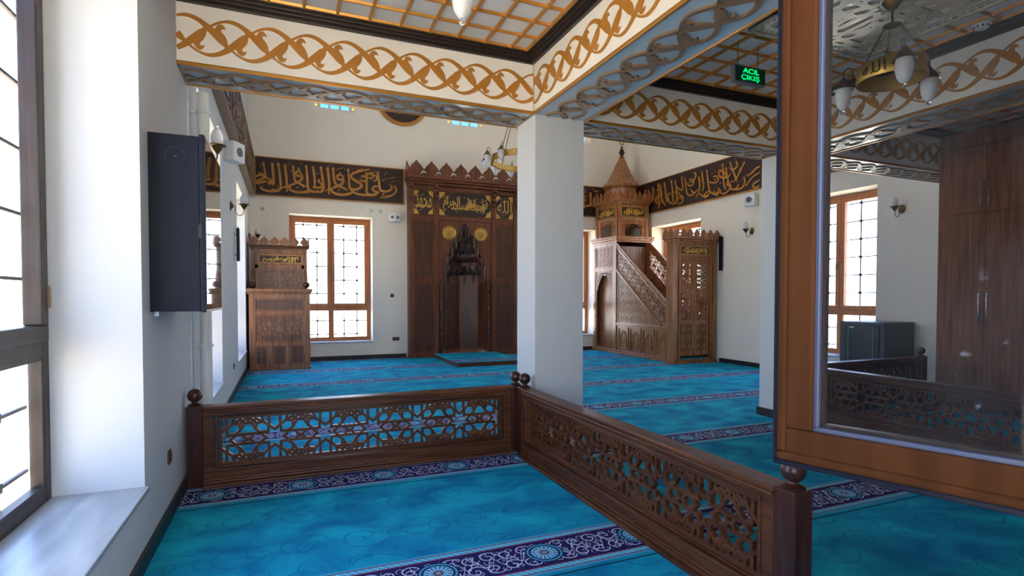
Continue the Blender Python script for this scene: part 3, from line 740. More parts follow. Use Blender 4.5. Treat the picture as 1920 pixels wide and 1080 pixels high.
# ------------------------------------------------------------------ wall boards with calligraphy
# main strokes of the verse left of the mihrab: (x, z) along the wall in metres and pen width
TRACE = [([(-0.643, 4.564), (-0.633, 4.399), (-0.624, 4.206), (-0.636, 4.053), (-0.669, 3.995)], 0.048), ([(-0.444, 4.561), (-0.42, 4.418), (-0.391, 4.254), (-0.351, 4.146), (-0.295, 4.1), (-0.279, 4.152), (-0.319, 4.19), (-0.376, 4.143), (-0.504, 4.1), (-0.605, 4.075), (-0.668, 4.086)], 0.048), ([(-0.257, 4.573), (-0.24, 4.379), (-0.227, 4.184), (-0.233, 4.057)], 0.048), ([(-0.133, 4.579), (-0.106, 4.391), (-0.084, 4.167), (-0.078, 4.041), (-0.107, 3.969), (-0.151, 3.937), (-0.229, 3.954), (-0.262, 3.985)], 0.048), ([(0.01, 4.556), (0.03, 4.374), (0.046, 4.178), (0.05, 3.93)], 0.045), ([(0.181, 4.552), (0.204, 4.39), (0.213, 4.249), (0.237, 4.194), (0.303, 4.148), (0.396, 4.107), (0.463, 4.084)], 0.045), ([(0.467, 4.579), (0.482, 4.414), (0.494, 4.215), (0.501, 4.087), (0.543, 4.004), (0.638, 3.974), (0.734, 3.989)], 0.048), ([(0.613, 4.569), (0.636, 4.428), (0.654, 4.257), (0.652, 4.05)], 0.045), ([(0.788, 4.586), (0.814, 4.415), (0.837, 4.243), (0.85, 4.099), (0.822, 4.016), (0.756, 3.977), (0.693, 4.001)], 0.048), ([(0.939, 4.576), (0.96, 4.398), (0.975, 4.196), (0.973, 3.935)], 0.045), ([(1.064, 4.582), (1.08, 4.409), (1.096, 4.264), (1.145, 4.181), (1.263, 4.132), (1.39, 4.068)], 0.045), ([(1.408, 4.59), (1.421, 4.409), (1.434, 4.233), (1.451, 4.123), (1.533, 4.094), (1.649, 4.126), (1.727, 4.198), (1.664, 4.267), (1.549, 4.331), (1.469, 4.398), (1.527, 4.483), (1.666, 4.542), (1.84, 4.594), (1.922, 4.613)], 0.048), ([(1.834, 4.539), (1.839, 4.355), (1.844, 4.177), (1.837, 4.072), (1.881, 4.007), (1.984, 4.002), (2.072, 4.045)], 0.045), ([(2.105, 4.581), (2.125, 4.409), (2.145, 4.23), (2.168, 4.136), (2.251, 4.103), (2.371, 4.127), (2.438, 4.187), (2.432, 4.268)], 0.048), ([(2.499, 4.273), (2.547, 4.201), (2.547, 4.125), (2.468, 4.037), (2.341, 3.98), (2.161, 3.946)], 0.038), ([(-0.505, 4.016), (-0.48, 3.963), (-0.378, 3.926), (-0.25, 3.919), (-0.12, 3.951)], 0.048), ([(0.095, 4.055), (0.116, 3.986), (0.221, 3.943), (0.355, 3.938), (0.476, 3.97), (0.538, 4.041)], 0.048), ([(1.016, 4.077), (1.052, 3.999), (1.177, 3.955), (1.319, 3.954), (1.461, 4.0), (1.525, 4.063)], 0.048), ([(1.476, 4.083), (1.547, 4.021), (1.691, 3.987), (1.895, 3.984), (2.043, 4.006), (2.132, 4.073)], 0.042), ([(0.371, 4.313), (0.353, 4.374), (0.3, 4.421), (0.252, 4.388), (0.264, 4.333), (0.326, 4.309), (0.379, 4.325), (0.37, 4.248), (0.303, 4.177), (0.17, 4.109), (0.011, 4.04), (-0.12, 3.973)], 0.042), ([(1.298, 4.325), (1.279, 4.391), (1.217, 4.421), (1.158, 4.386), (1.174, 4.323), (1.25, 4.301), (1.301, 4.316), (1.287, 4.236), (1.207, 4.162), (1.08, 4.103), (0.927, 4.042)], 0.042), ([(-0.667, 4.202), (-0.579, 4.232), (-0.502, 4.278), (-0.439, 4.277), (-0.432, 4.217), (-0.503, 4.161), (-0.605, 4.125), (-0.668, 4.12)], 0.045), ([(1.708, 4.41), (1.752, 4.431), (1.839, 4.421), (1.839, 4.349), (1.766, 4.305), (1.679, 4.342)], 0.042), ([(1.869, 4.453), (1.898, 4.509), (1.972, 4.501), (2.001, 4.452), (1.956, 4.395), (1.874, 4.412)], 0.038), ([(2.016, 4.475), (2.075, 4.459), (2.074, 4.375), (2.0, 4.324)], 0.038), ([(2.127, 4.214), (2.029, 4.206), (1.978, 4.142), (2.028, 4.086), (2.147, 4.074)], 0.042), ([(0.708, 4.233), (0.763, 4.202), (0.817, 4.14), (0.789, 4.089), (0.707, 4.074), (0.598, 4.094)], 0.038), ([(-0.503, 4.23), (-0.375, 4.294)], 0.019), ([(2.208, 4.38), (2.539, 4.48)], 0.022), ([(2.208, 4.356), (2.283, 4.392)], 0.019), ([(0.237, 4.285), (0.331, 4.321)], 0.016), ([(1.067, 4.131), (1.156, 4.167)], 0.016), ([(1.125, 4.523), (1.295, 4.597)], 0.019), ([(1.608, 4.558), (1.753, 4.615)], 0.019), ([(-0.553, 4.309), (-0.476, 4.33)], 0.016), ([(0.682, 4.389), (0.764, 4.416)], 0.016), ([(2.418, 4.337), (2.5, 4.38)], 0.019)]
DOTS = [(-0.255, 3.943, 0.029), (-0.211, 3.941, 0.029), (0.135, 4.044, 0.022), (0.306, 4.478, 0.032), (0.289, 4.056, 0.019), (0.462, 3.949, 0.029), (0.511, 3.947, 0.029), (0.75, 4.259, 0.029), (0.396, 4.078, 0.026), (1.223, 4.456, 0.029), (1.206, 4.075, 0.022), (1.662, 3.979, 0.026), (1.709, 3.976, 0.026), (2.236, 4.032, 0.032), (1.922, 4.535, 0.019), (1.975, 4.54, 0.019), (2.031, 4.566, 0.019), (2.402, 4.281, 0.022), (1.328, 4.562, 0.016), (1.508, 4.578, 0.016), (2.313, 4.561, 0.019), (-0.53, 4.048, 0.019)]
# main strokes of the verse on the right wall: (-y, z)
TRACE2 = [[(-8.73, 4.288), (-8.846, 4.267), (-8.962, 4.188), (-9.112, 4.16)], [(-8.728, 4.162), (-8.873, 4.123), (-8.99, 4.053), (-9.079, 3.976), (-9.134, 3.946)], [(-8.726, 4.001), (-8.827, 3.979), (-8.914, 3.933), (-8.869, 3.862), (-8.724, 3.886)], [(-9.592, 4.588), (-9.508, 4.399), (-9.425, 4.212), (-9.359, 4.078)], [(-9.148, 4.491), (-9.269, 4.323), (-9.392, 4.157), (-9.487, 4.098)], [(-9.706, 4.479), (-9.67, 4.311), (-9.625, 4.129), (-9.567, 3.996), (-9.469, 3.934), (-9.358, 3.957), (-9.327, 4.036)], [(-9.174, 4.16), (-9.141, 4.047), (-9.186, 3.949), (-9.31, 3.912), (-9.437, 3.923)], [(-9.898, 4.458), (-9.782, 4.408), (-9.713, 4.295), (-9.759, 4.225)], [(-9.398, 4.556), (-9.365, 4.44), (-9.491, 4.371), (-9.573, 4.425)], [(-9.874, 4.453), (-9.931, 4.365), (-9.803, 4.259), (-9.636, 4.255), (-9.539, 4.308)], [(-9.578, 4.084), (-9.625, 4.134), (-9.677, 4.11), (-9.634, 4.057), (-9.558, 4.055), (-9.567, 3.971), (-9.698, 3.896), (-9.843, 3.917), (-9.871, 4.022)], [(-9.808, 4.601), (-9.788, 4.41), (-9.769, 4.207), (-9.743, 4.053), (-9.689, 3.969)], [(-10.116, 4.352), (-10.01, 4.343), (-9.94, 4.253), (-9.998, 4.197), (-10.167, 4.222), (-10.294, 4.298)], [(-10.315, 4.56), (-10.284, 4.36), (-10.252, 4.174), (-10.193, 4.014), (-10.064, 3.93), (-9.946, 3.96), (-9.92, 4.061)], [(-10.481, 4.557), (-10.445, 4.341), (-10.42, 4.154), (-10.485, 4.056)], [(-10.592, 4.462), (-10.552, 4.257), (-10.569, 4.102), (-10.688, 3.951)], [(-10.218, 4.045), (-10.308, 4.017), (-10.381, 3.965), (-10.289, 3.923), (-10.218, 3.988), (-10.229, 4.067)], [(-10.343, 3.906), (-10.492, 3.984), (-10.549, 4.046)], [(-11.089, 4.523), (-11.051, 4.352), (-11.012, 4.155), (-10.939, 4.061), (-10.798, 4.042), (-10.721, 4.103)], [(-10.921, 4.457), (-10.771, 4.392), (-10.801, 4.283), (-10.95, 4.306), (-10.979, 4.393)], [(-10.746, 4.581), (-10.68, 4.507), (-10.756, 4.402), (-10.88, 4.36)], [(-11.213, 4.589), (-11.182, 4.404), (-11.167, 4.243), (-11.316, 4.278), (-11.41, 4.379)], [(-11.463, 4.542), (-11.418, 4.338), (-11.386, 4.138), (-11.371, 3.991), (-11.498, 3.927)], [(-11.362, 3.912), (-11.196, 3.913), (-11.148, 4.029), (-11.24, 4.113)], [(-11.618, 4.573), (-11.572, 4.367), (-11.544, 4.165), (-11.533, 3.961)], [(-11.622, 4.235), (-11.744, 4.2), (-11.698, 4.027), (-11.532, 3.924)], [(-11.9, 4.571), (-11.848, 4.361), (-11.815, 4.155), (-11.742, 4.029)], [(-12.059, 4.544), (-12.024, 4.335), (-11.995, 4.127), (-11.875, 3.993)], [(-12.257, 4.412), (-12.071, 4.401), (-11.996, 4.258), (-12.199, 4.219), (-12.254, 4.111), (-12.103, 4.023)], [(-12.156, 4.592), (-12.135, 4.384), (-12.123, 4.148), (-12.111, 3.913)], [(-12.377, 4.516), (-12.36, 4.306), (-12.396, 4.134)], [(-10.076, 4.014), (-9.987, 3.897), (-9.884, 3.954)], [(-10.838, 4.178), (-10.74, 4.08), (-10.607, 4.136)], [(-11.303, 4.179), (-11.218, 3.999)], [(-12.594, 4.496), (-12.572, 4.222), (-12.492, 4.09)], [(-12.743, 4.523), (-12.73, 4.249)], [(-12.492, 4.06), (-12.688, 4.03), (-12.864, 4.118)]]
def smooth(P, n=4):
    if len(P) < 3: return P
    out = []
    for i in range(len(P)-1):
        p0, p1, p2, p3 = P[max(0, i-1)], P[i], P[i+1], P[min(len(P)-1, i+2)]
        for k in range(n):
            t = k/n; out.append(tuple(.5*((2*p1[j])+(p2[j]-p0[j])*t+(2*p0[j]-5*p1[j]+4*p2[j]-p3[j])*t*t+(3*p1[j]-p0[j]-3*p2[j]+p3[j])*t**3) for j in (0, 1)))
    return out+[P[-1]]
def written(mb, M_, w0, w1, rnd, tr=None, box_=(-.55, 2.5)):
    for q_, (P, wd) in enumerate(tr or TRACE):
        Q = smooth(P); n = len(Q)
        W = [wd*(.55+.6*min(1, 5*i/n)*min(1, (n-1-i)/n*4+.15)) for i in range(n)]
        if len(P) > 2 and abs(P[0][1]-P[1][1]) > .06: W[0] = wd*.3; W[1] = wd*1.5; mb.prism([(P[0][0]-.002, P[0][1]+.01), (P[0][0]+wd*.9, P[0][1]-.075), (P[0][0]+wd*.2, P[0][1]-.06)], M_, w0, w1+.00035+.0005*q_)
        mb.ribbon(Q, W, M_, w0, w1+.0006+.0005*q_)
    for x, z, s in (DOTS if tr is None else [(rnd.uniform(*box_), rnd.uniform(3.95, 4.3), .022) for _ in range(20)]): mb.prism([(x-s, z), (x, z-s), (x+s, z), (x, z+s)], M_, w0, w1+.022)
    for k in range(46):
        x = rnd.uniform(*box_); z = rnd.choice([rnd.uniform(4.42, 4.60), rnd.uniform(3.98, 4.08), rnd.uniform(4.1, 4.45)]); s = .016
        if rnd.random() < .5: mb.bar((x, z), (x-s, z+s*1.6), .008, M_, w0, w1); mb.bar((x, z), (x+s, z+s*1.6), .008, M_, w0, w1)
        else: mb.ribbon([(x-.01, z+.02), (x+.006, z+.012), (x, z-.012), (x-.012, z-.026)], [.009, .016, .009, .004], M_, w0, w1)
def panel(label, M_, u0, u1, words, seed, side, v0=3.82, v1=4.69, dpt=.10, left_to_right=False):
    o = thing('calligraphy_panel', label, 'calligraphy panel', M_((u0+u1)/2, v0, 0), 'gold calligraphy boards round the hall')
    emit(MB().box(u0, u1, v0, v1, 0, dpt, M_), 'board', 'board', o)
    f = MB(); ring_frame(f, u0-.004, u1+.004, v0-.004, v1+.004, .020, M_, 0, dpt+.018); emit(f, 'gilt_border', side, o, bev=.003)
    t = MB()
    if seed == 1: written(t, M_, dpt, dpt+.012, random.Random(1))
    elif seed == 3:
        written(t, M_, dpt, dpt+.012, random.Random(3), [(P, .035) for P in TRACE2], (-13.2, -8.8)); arabic(t, 'بسم الله الرحمن الرحيم', -8.55, u1-.1, v0+.09, v1-.08, M_, dpt, dpt+.012, random.Random(seed), 1.5, .011)
    else: arabic(t, words, u0+.07, u1-.10, v0+.09, v1-.08, M_, dpt, dpt+.012, random.Random(seed), 1.5, .011)
    emit(t, 'lettering', side, o)
panel('dark board with gold Arabic verse on the qibla wall left of the mihrab', lambda u, v, w: (u, YQ-w, v), XL+.125, 2.745, 'ربنا عليك توكلنا وإليك أنبنا وإليك المصير', 1, 'gold', dpt=.05)
panel('dark board with gold Arabic verse between mihrab and pulpit tower', lambda u, v, w: (u, YQ-w, v), 5.83, XR-.08, 'رحمة إنك أنت الوهاب', 2, 'gold', dpt=.05)
panel('long dark board with gold Arabic verse on the right wall', lambda u, v, w: (XR-w, -u, v), -(YQ-.02), -YB1-.02, 'بسم الله الرحمن الرحيم ربنا لا تزغ قلوبنا بعد إذ هديتنا وهب لنا من لدنك رحمة', 3, 'gold', dpt=.05)
panel('long dark board with carved gold verse along the left wall', lambda u, v, w: (XL+w, u, v), YB1+.02, YQ-.075, 'بسم الله الرحمن الرحيم الله لا إله إلا هو الحي القيوم لا تأخذه سنة ولا نوم', 4, 'bronze', dpt=.10)

# round plaques high on the qibla wall
for x, wd, lab in ((2.722, 'محمد', 'round dark plaque with gold rim between the small windows, left one'), (6.36, 'الله', 'round dark plaque with gold rim just beside the pillar top')):
    o = thing('round_plaque', lab, 'plaque', (x, YQ, 6.42), 'round plaques')
    emit(MB().lathe([(0, -.03), (.60, -.03), (.60, 0)], (x, YQ, 6.42), 48, 'y'), 'disc', 'board', o)
    emit(MB().lathe([(.57, 0), (.57, -.045), (.60, -.06), (.655, -.045), (.655, 0), (.57, 0)], (x, YQ, 6.42), 48, 'y'), 'rim', 'gold', o, smooth=True)
    t = MB(); text_into(t, shape(wd), x-.36, x+.36, 6.05, 6.8, lambda u, v, w: (u, YQ-w, v), .03, .042); emit(t, 'lettering', 'gold', o)

# ------------------------------------------------------------------ mihrab
def carved(fr, rl, M_, u0, u1, v0, v1, cell, wd=.008, raise_=.006, base=0.0, cellv=None):
    """raised moulding plus star relief on a field"""
    ring_frame(fr, u0, u1, v0, v1, .022, M_, base-.004, base+.018); ring_frame(fr, u0+.022, u1-.022, v0+.022, v1-.022, .012, M_, base-.004, base+.010)
    star(rl, rect(u0+.034, u1-.034, v0+.034, v1-.034), ((u0+u1)/2, (v0+v1)/2), cell, wd, M_, base, base+raise_, cellv=cellv)
def inscription(parent, words, M_, u0, u1, v0, v1, base, seed, cart=True, over=1.7):
    o = emit(MB().box(u0, u1, v0, v1, base, base+.006, M_), 'inscription_panel', 'board' if not cart else 'board', parent)
    f = MB(); ring_frame(f, u0, u1, v0, v1, .010, M_, base, base+.014)
    if cart:
        c, h = (u0+u1)/2, (v1-v0)/2; r = min(h, (u1-u0)/2)*.30
        out = rect(u0, u1, v0, v1); vc = (v0+v1)/2
        cut = []
        for sx, sy in ((1, 1), (-1, 1), (-1, -1), (1, -1)):
            cx = c+sx*((u1-u0)/2-.02-r*1.3); cyy = vc+sy*(h-.02-r*.9); seq = []
            for t in range(7):
                a = PI/2*t/6; seq.append((cx+sx*r*1.25*cos(a) if 0 else cx+sx*r*1.2*(1-sin(a)), cyy+sy*r*.9*(1-cos(a)) if 0 else cyy+sy*r*.8*(1-cos(a))))
            if sx*sy < 0: seq = seq[::-1]
            cut += seq
        # notched cartouche: corners cut by quarter circles
        cut = []
        W2, H2 = (u1-u0)/2-.015, h-.012; k = min(W2, H2)*.42
        for q, (sx, sy) in enumerate(((1, 1), (-1, 1), (-1, -1), (1, -1))):
            seq = [(c+sx*(W2), vc+sy*(H2-k*1.7)), (c+sx*(W2-k*.25), vc+sy*(H2-k*1.2)), (c+sx*(W2-k*.7), vc+sy*(H2-k*.95)), (c+sx*(W2-k*1.0), vc+sy*(H2-k*.6)), (c+sx*(W2-k*1.15), vc+sy*(H2-k*.15)), (c+sx*(W2-k*1.4), vc+sy*H2)]
            cut += seq if q % 2 == 0 else seq[::-1]
        f.plate([out, cut], M_, base+.004, base+.014)
    emit(f, 'gilt_spandrels' if cart else 'gilt_frame', 'goldpanel', o)
    t = MB(); k = .06 if cart else .03; pu = (u1-u0)*.07+.01; pv = (v1-v0)*(.16 if cart else .12)
    arabic(t, words, u0+pu, u1-pu, v0+pv, v1-pv, M_, base+.004, base+.013, random.Random(seed), over, .005)
    emit(t, 'lettering', 'goldpanel', o)
    return o
def mihrab():
    Y0 = 13.45; x0, x1 = 2.83, 5.72
    o = thing('mihrab', 'tall carved wooden prayer niche with muqarnas hood in the qibla wall', 'mihrab', ((x0+x1)/2, Y0, 0))
    Mw = lambda u, v, w: (u, Y0-w, v)
    c = 4.275
    st = [(.575, .0), (.575, 2.33), (.50, 2.36), (.50, 2.55), (.41, 2.60), (.36, 2.78), (.335, 2.80), (.29, 2.95), (.20, 3.08), (.16, 3.10), (.13, 3.2), (.085, 3.22), (.075, 3.32)]
    hole = [(c-a, z) for a, z in st]+[(c+a, z) for a, z in st[::-1]]
    b = MB(); outer = [(x0, 0), (c-.575, 0)]+hole[1:-1]+[(c+.575, 0), (x1, 0), (x1, 4.32), (x0, 4.32)]
    b.plate([outer], Mw, -.03, 0); b.box(x0, x0+.03, Y0, YQ, 0, 4.32); b.box(x1-.03, x1, Y0, YQ, 0, 4.32); b.box(x0, x1, Y0, YQ, 4.29, 4.32)
    emit(b, 'body', 'mihrab', o)
    s = MB()   # stiles, rails and pilasters
    for a, b2 in ((x0, x0+.10), (3.45, 3.575), (5.0, 5.10), (5.62, x1)): s.box(a, b2, .0, 4.30, 0, .035, Mw)
    for a, b2 in ((x0+.1, 3.45), (5.10, 5.62)):
        for z0, z1 in ((0, .13), (1.87, 1.99), (3.41, 3.55), (4.18, 4.30)): s.box(a, b2, z0, z1, 0, .03, Mw)
    s.box(3.575, 5.0, 3.45, 3.56, 0, .03, Mw); s.box(3.575, 5.0, 4.18, 4.30, 0, .03, Mw)
    s.box(x0-.02, 3.60, 0, .09, 0, .05, Mw); s.box(4.96, x1+.02, 0, .09, 0, .05, Mw)
    emit(s, 'stiles_and_rails', 'mihrab', o, bev=.005)
    for a, b2 in ((x0+.1, 3.45), (5.10, 5.62)):
        for z0, z1 in ((.13, 1.87), (1.99, 3.41)):
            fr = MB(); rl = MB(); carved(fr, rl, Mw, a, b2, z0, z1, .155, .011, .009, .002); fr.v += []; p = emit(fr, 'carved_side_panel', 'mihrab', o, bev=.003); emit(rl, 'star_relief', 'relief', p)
    inscription(o, 'محمد', Mw, x0+.11, 3.44, 3.57, 4.17, .0, 21, over=1.0)
    inscription(o, 'فول وجهك شطر المسجد الحرام', Mw, 3.585, 4.99, 3.57, 4.17, .0, 22, over=1.7)
    inscription(o, 'الله', Mw, 5.11, 5.61, 3.57, 4.17, .0, 23, over=1.0)
    for a in (3.50, 2.87, 5.05, 5.67):
        k = MB()
        for i, z in enumerate((3.86, 3.98, 4.10, 4.22)): k.box(a-.045, a+.045, z, z+.09, .02, .07+.035*i, Mw); k.lathe([(0, z-.01), (.03, z+.01), (.03, z+.05), (0, z+.07)], (a, Y0-.08-.035*i, 0), 10)
        emit(k, 'bracket', 'mihrab', o, bev=.006)
    cn = MB(); cn.box(x0-.03, x1+.05, 4.30, 4.36, -.2, .14, Mw); cn.box(x0-.05, x1+.07, 4.36, 4.42, -.2, .20, Mw); cn.box(x0-.07, x1+.09, 4.42, 4.50, -.2, .24, Mw)
    emit(cn, 'cornice', 'mihrab', o, bev=.012)
    cr = MB(); crest(cr, x0-.05, x1+.08, 4.49, .37, 8, Mw, .20, .235)
    crest(cr, Y0-.22, YQ, 4.49, .37, 1, lambda u, v, w: (x0-.06+w, u, v), 0, .03); emit(cr, 'crest', 'mihrab', o)
    # niche shell: five-sided recess
    pts = [(-.575, 0), (-.46, .30), (0, .47), (.46, .30), (.575, 0)]
    n = MB()
    for (ax, ay), (bx, by) in zip(pts, pts[1:]):
        n.add([(c+ax, Y0+.02+ay, 0), (c+bx, Y0+.02+by, 0), (c+bx, Y0+.02+by, 3.4), (c+ax, Y0+.02+ay, 3.4), (c+ax*1.04, Y0+.04+ay*1.04, 0), (c+bx*1.04, Y0+.04+by*1.04, 0), (c+bx*1.04, Y0+.04+by*1.04, 3.4), (c+ax*1.04, Y0+.04+ay*1.04, 3.4)],
              [(0, 1, 2, 3), (4, 7, 6, 5), (0, 4, 5, 1), (1, 5, 6, 2), (2, 6, 7, 3), (3, 7, 4, 0)])
    n.box(c-.6, c+.6, Y0+.032, Y0+.5, 3.38, 3.42)
    no = emit(n, 'niche_wall', 'mihrab', o)
    for (ax, ay), (bx, by) in zip(pts, pts[1:]):
        L = math.hypot(bx-ax, by-ay); dx, dy = (bx-ax)/L, (by-ay)/L
        Mn = lambda u, v, w, ax=ax, ay=ay, dx=dx, dy=dy: (c+ax+dx*u+dy*w, Y0+.02+ay+dy*u-dx*w, v)
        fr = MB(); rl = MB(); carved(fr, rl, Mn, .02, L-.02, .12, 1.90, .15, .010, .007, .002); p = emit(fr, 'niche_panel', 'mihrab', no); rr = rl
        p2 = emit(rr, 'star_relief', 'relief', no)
    # muqarnas tiers
    mq = MB(); tiers = [(1.90, 2.33, .575, 7), (2.33, 2.55, .50, 6), (2.55, 2.79, .37, 5), (2.79, 3.08, .27, 4), (3.08, 3.32, .12, 3)]
    for z0, z1, r, k in tiers:
        for i in range(k):
            a0 = PI*i/k; a1 = PI*(i+1)/k; am = (a0+a1)/2; ro = r+.0; ri = r*.60
            pt = lambda rr_, a, z: (c-rr_*cos(a), Y0+.012+rr_*sin(a)*.80, z)
            # hanging cell: scooped prism between arcs with pointed foot
            top = [pt(ro, a0, z1), pt(ro, a1, z1), pt(ri, a1, z1), pt(ri, a0, z1)]
            midz = z0+(z1-z0)*.45
            md = [pt(ro, a0, midz), pt(ro, a1, midz), pt(ri+.5*(ro-ri), a1, midz), pt(ri+.1*(ro-ri), am, midz+.08), pt(ri+.5*(ro-ri), a0, midz)]
            foot0, foot1 = pt(ro-.01, a0, z0), pt(ro-.01, a1, z0)
            mq.add(top+md+[foot0, foot1], [(0, 1, 2, 3), (0, 4, 5, 1), (1, 5, 6, 2), (3, 8, 4, 0), (2, 6, 7), (2, 7, 3), (3, 7, 8), (4, 9, 8), (5, 6, 10), (4, 8, 7, 6, 5)])
        for i in range(k+1):
            a = PI*i/k; p = (c-(r*.93)*cos(a), Y0+.014+(r*.93)*sin(a)*.8)
            mq.lathe([(0, z0-.03), (.012, z0-.015), (.022, z0+.01), (.030, z0+.10), (.034, z1), (0, z1+.005)], (p[0], p[1], 0), 8)
    emit(mq, 'muqarnas_hood', 'muq', o)
    # front steps of hood
    fm = MB(); w_ = .014
    pl = [(c-a, z) for a, z in st[1:]]; pr_ = [(c+a, z) for a, z in st[1:]]
    fm.ribbon(pl, [.03]*len(pl), Mw, -.01, .012); fm.ribbon(pr_, [.03]*len(pr_), Mw, -.01, .012)
    fm.lathe([(.0, 3.26), (.05, 3.28), (.035, 3.33), (.05, 3.36), (.0, 3.40)], (c, Y0-.01, 0), 12); emit(fm, 'hood_edge', 'dark', o)
    for x in (c-.635, c+.635):
        k = MB(); P = [(.0, .08), (.055, .08), (.055, .16), (.035, .18), (.05, .24), (.035, .30), (.05, .36), (.03, .42), (.055, .50), (.055, .60), (.03, .66), (.045, .70)]
        P += [(.035, .74), (.035, 1.16), (.045, 1.20), (.03, 1.24), (.055, 1.32), (.055, 1.42), (.03, 1.48), (.05, 1.54), (.03, 1.60), (.055, 1.66), (.04, 1.74), (.055, 1.78), (.03, 1.86), (.0, 1.96)]
        k.lathe(P, (x, Y0-.045, 0), 16); emit(k, 'turned_colonnette', 'dark', o, smooth=True)
    for x, lab in ((3.852, 'left'), (4.70, 'right')):
        k = MB().lathe([(0, .02), (.06, .024), (.075, .012), (.15, .012), (.168, .030), (.180, .024), (.182, 0)], (0, 0, 0), 40, 'y')
        k.v = [(x+p[0], Y0-.002-p[1], 3.14+p[2]) for p in k.v]; pl_ = emit(k, 'brass_plate', 'brass', o, smooth=True)
        t = MB(); text_into(t, shape('الله'), x-.05, x+.05, 3.09, 3.19, lambda u, v, w: (u, Y0-w, v), .024, .034); emit(t, 'emblem', 'brass', pl_)
    return o
mihrab()
o = thing('imam_platform', 'low carpeted wooden step in front of the prayer niche', 'platform', (4.2, 12.3, 0))
emit(MB().box(3.42, 5.00, 11.25, 13.33, 0, .085), 'step', 'woodx', o, bev=.006)
emit(MB().box(3.40, 5.02, 11.28, 13.33, .085, .10), 'carpet_cover', 'carpet', o, bev=.006)

# ------------------------------------------------------------------ preacher's chair (kursu)
def kursu():
    Y0 = 12.2; o = thing('preacher_chair', 'carved wooden preacher chair in the far left corner', 'preacher chair', (-.1, Y0, 0))
    Mw = lambda u, v, w: (u, Y0-w, v); x0, x1 = -.685, .472
    b = MB(); b.box(x0, x1, Y0, 13.3, 0, 1.58); emit(b, 'base_box', 'wood', o, bev=.004)
    b = MB(); b.box(x0-.02, x1+.02, 0, .05, -.2, .03, Mw)
    for a, c in ((x0, x0+.10), (x1-.10, x1)): b.box(a, c, .05, 1.57, 0, .02, Mw)
    for z0, z1 in ((.05, .11), (.515, .575), (1.15, 1.225), (1.48, 1.57)): b.box(x0+.1, x1-.1, z0, z1, 0, .018, Mw)
    for a in (-.29, .06): b.box(a-.045, a+.045, .11, .515, 0, .018, Mw)
    emit(b, 'stiles_and_rails', 'wood', o, bev=.004)
    for u0, u1, v0, v1, cl in ((x0+.1, x1-.1, 1.225, 1.48, .11), (x0+.1, x1-.1, .575, 1.15, .44), (x0+.1, -.335, .11, .515, .12), (-.245, .015, .11, .515, .12), (.105, x1-.1, .11, .515, .12)):
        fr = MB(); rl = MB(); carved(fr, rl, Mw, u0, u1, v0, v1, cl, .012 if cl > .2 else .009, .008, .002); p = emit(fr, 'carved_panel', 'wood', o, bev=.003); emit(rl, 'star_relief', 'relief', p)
    b = MB(); b.box(x0-.03, x1+.03, 1.57, 1.61, -1.0, .03, Mw); b.box(x0-.05, x1+.05, 1.61, 1.68, -1.0, .055, Mw); emit(b, 'seat_cornice', 'wood', o, bev=.01)
    Y1 = 12.75; Mu = lambda u, v, w: (u, Y1-w, v)
    b = MB(); b.box(-.645, .438, Y1, Y1+.06, 1.66, 2.56); b.box(-.645, -.59, 1.66, 2.56, -.6, .01, Mu); b.box(.383, .438, 1.66, 2.56, -.6, .01, Mu)
    b.box(-.59, .383, 2.44, 2.56, 0, .015, Mu); b.box(-.59, .383, 2.12, 2.20, 0, .015, Mu); b.box(-.59, -.53, 1.66, 2.44, 0, .015, Mu); b.box(.323, .383, 1.66, 2.44, 0, .015, Mu)
    emit(b, 'back_panel', 'wood', o, bev=.004)
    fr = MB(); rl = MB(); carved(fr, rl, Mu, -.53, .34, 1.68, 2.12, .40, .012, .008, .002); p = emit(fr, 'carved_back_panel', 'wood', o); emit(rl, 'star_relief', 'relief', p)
    inscription(o, 'بسم الله الرحمن الرحيم', Mu, -.515, .335, 2.235, 2.41, .002, 31, cart=False)
    b = MB(); b.box(-.69, .48, 2.54, 2.585, -.62, .05, Mu); b.box(-.705, .495, 2.585, 2.61, -.64, .07, Mu); emit(b, 'cornice', 'woodx', o, bev=.008)
    b = MB(); crest(b, -.70, .49, 2.605, .20, 6, Mu, .04, .062); crest(b, Y1-.06, Y1+.62, 2.605, .20, 3, lambda u, v, w: (.468+w, u, v), 0, .022); crest(b, Y1-.06, Y1+.62, 2.605, .20, 3, lambda u, v, w: (-.70+w, u, v), 0, .022); emit(b, 'crest', 'wood', o)
    for x in (-.625, .412):
        k = MB(); k.prism([(12.36, 1.68), (12.46, 1.70), (12.60, 1.98), (12.76, 2.12), (12.76, 1.68)], lambda u, v, w, x=x: (x+w, u, v), -.028, .028); ar = emit(k, 'armrest', 'wood', o, bev=.008)
        emit(MB().ball((x, 12.37, 1.765), .066, 24), 'armrest_ball', 'dark', ar, smooth=True)
kursu()

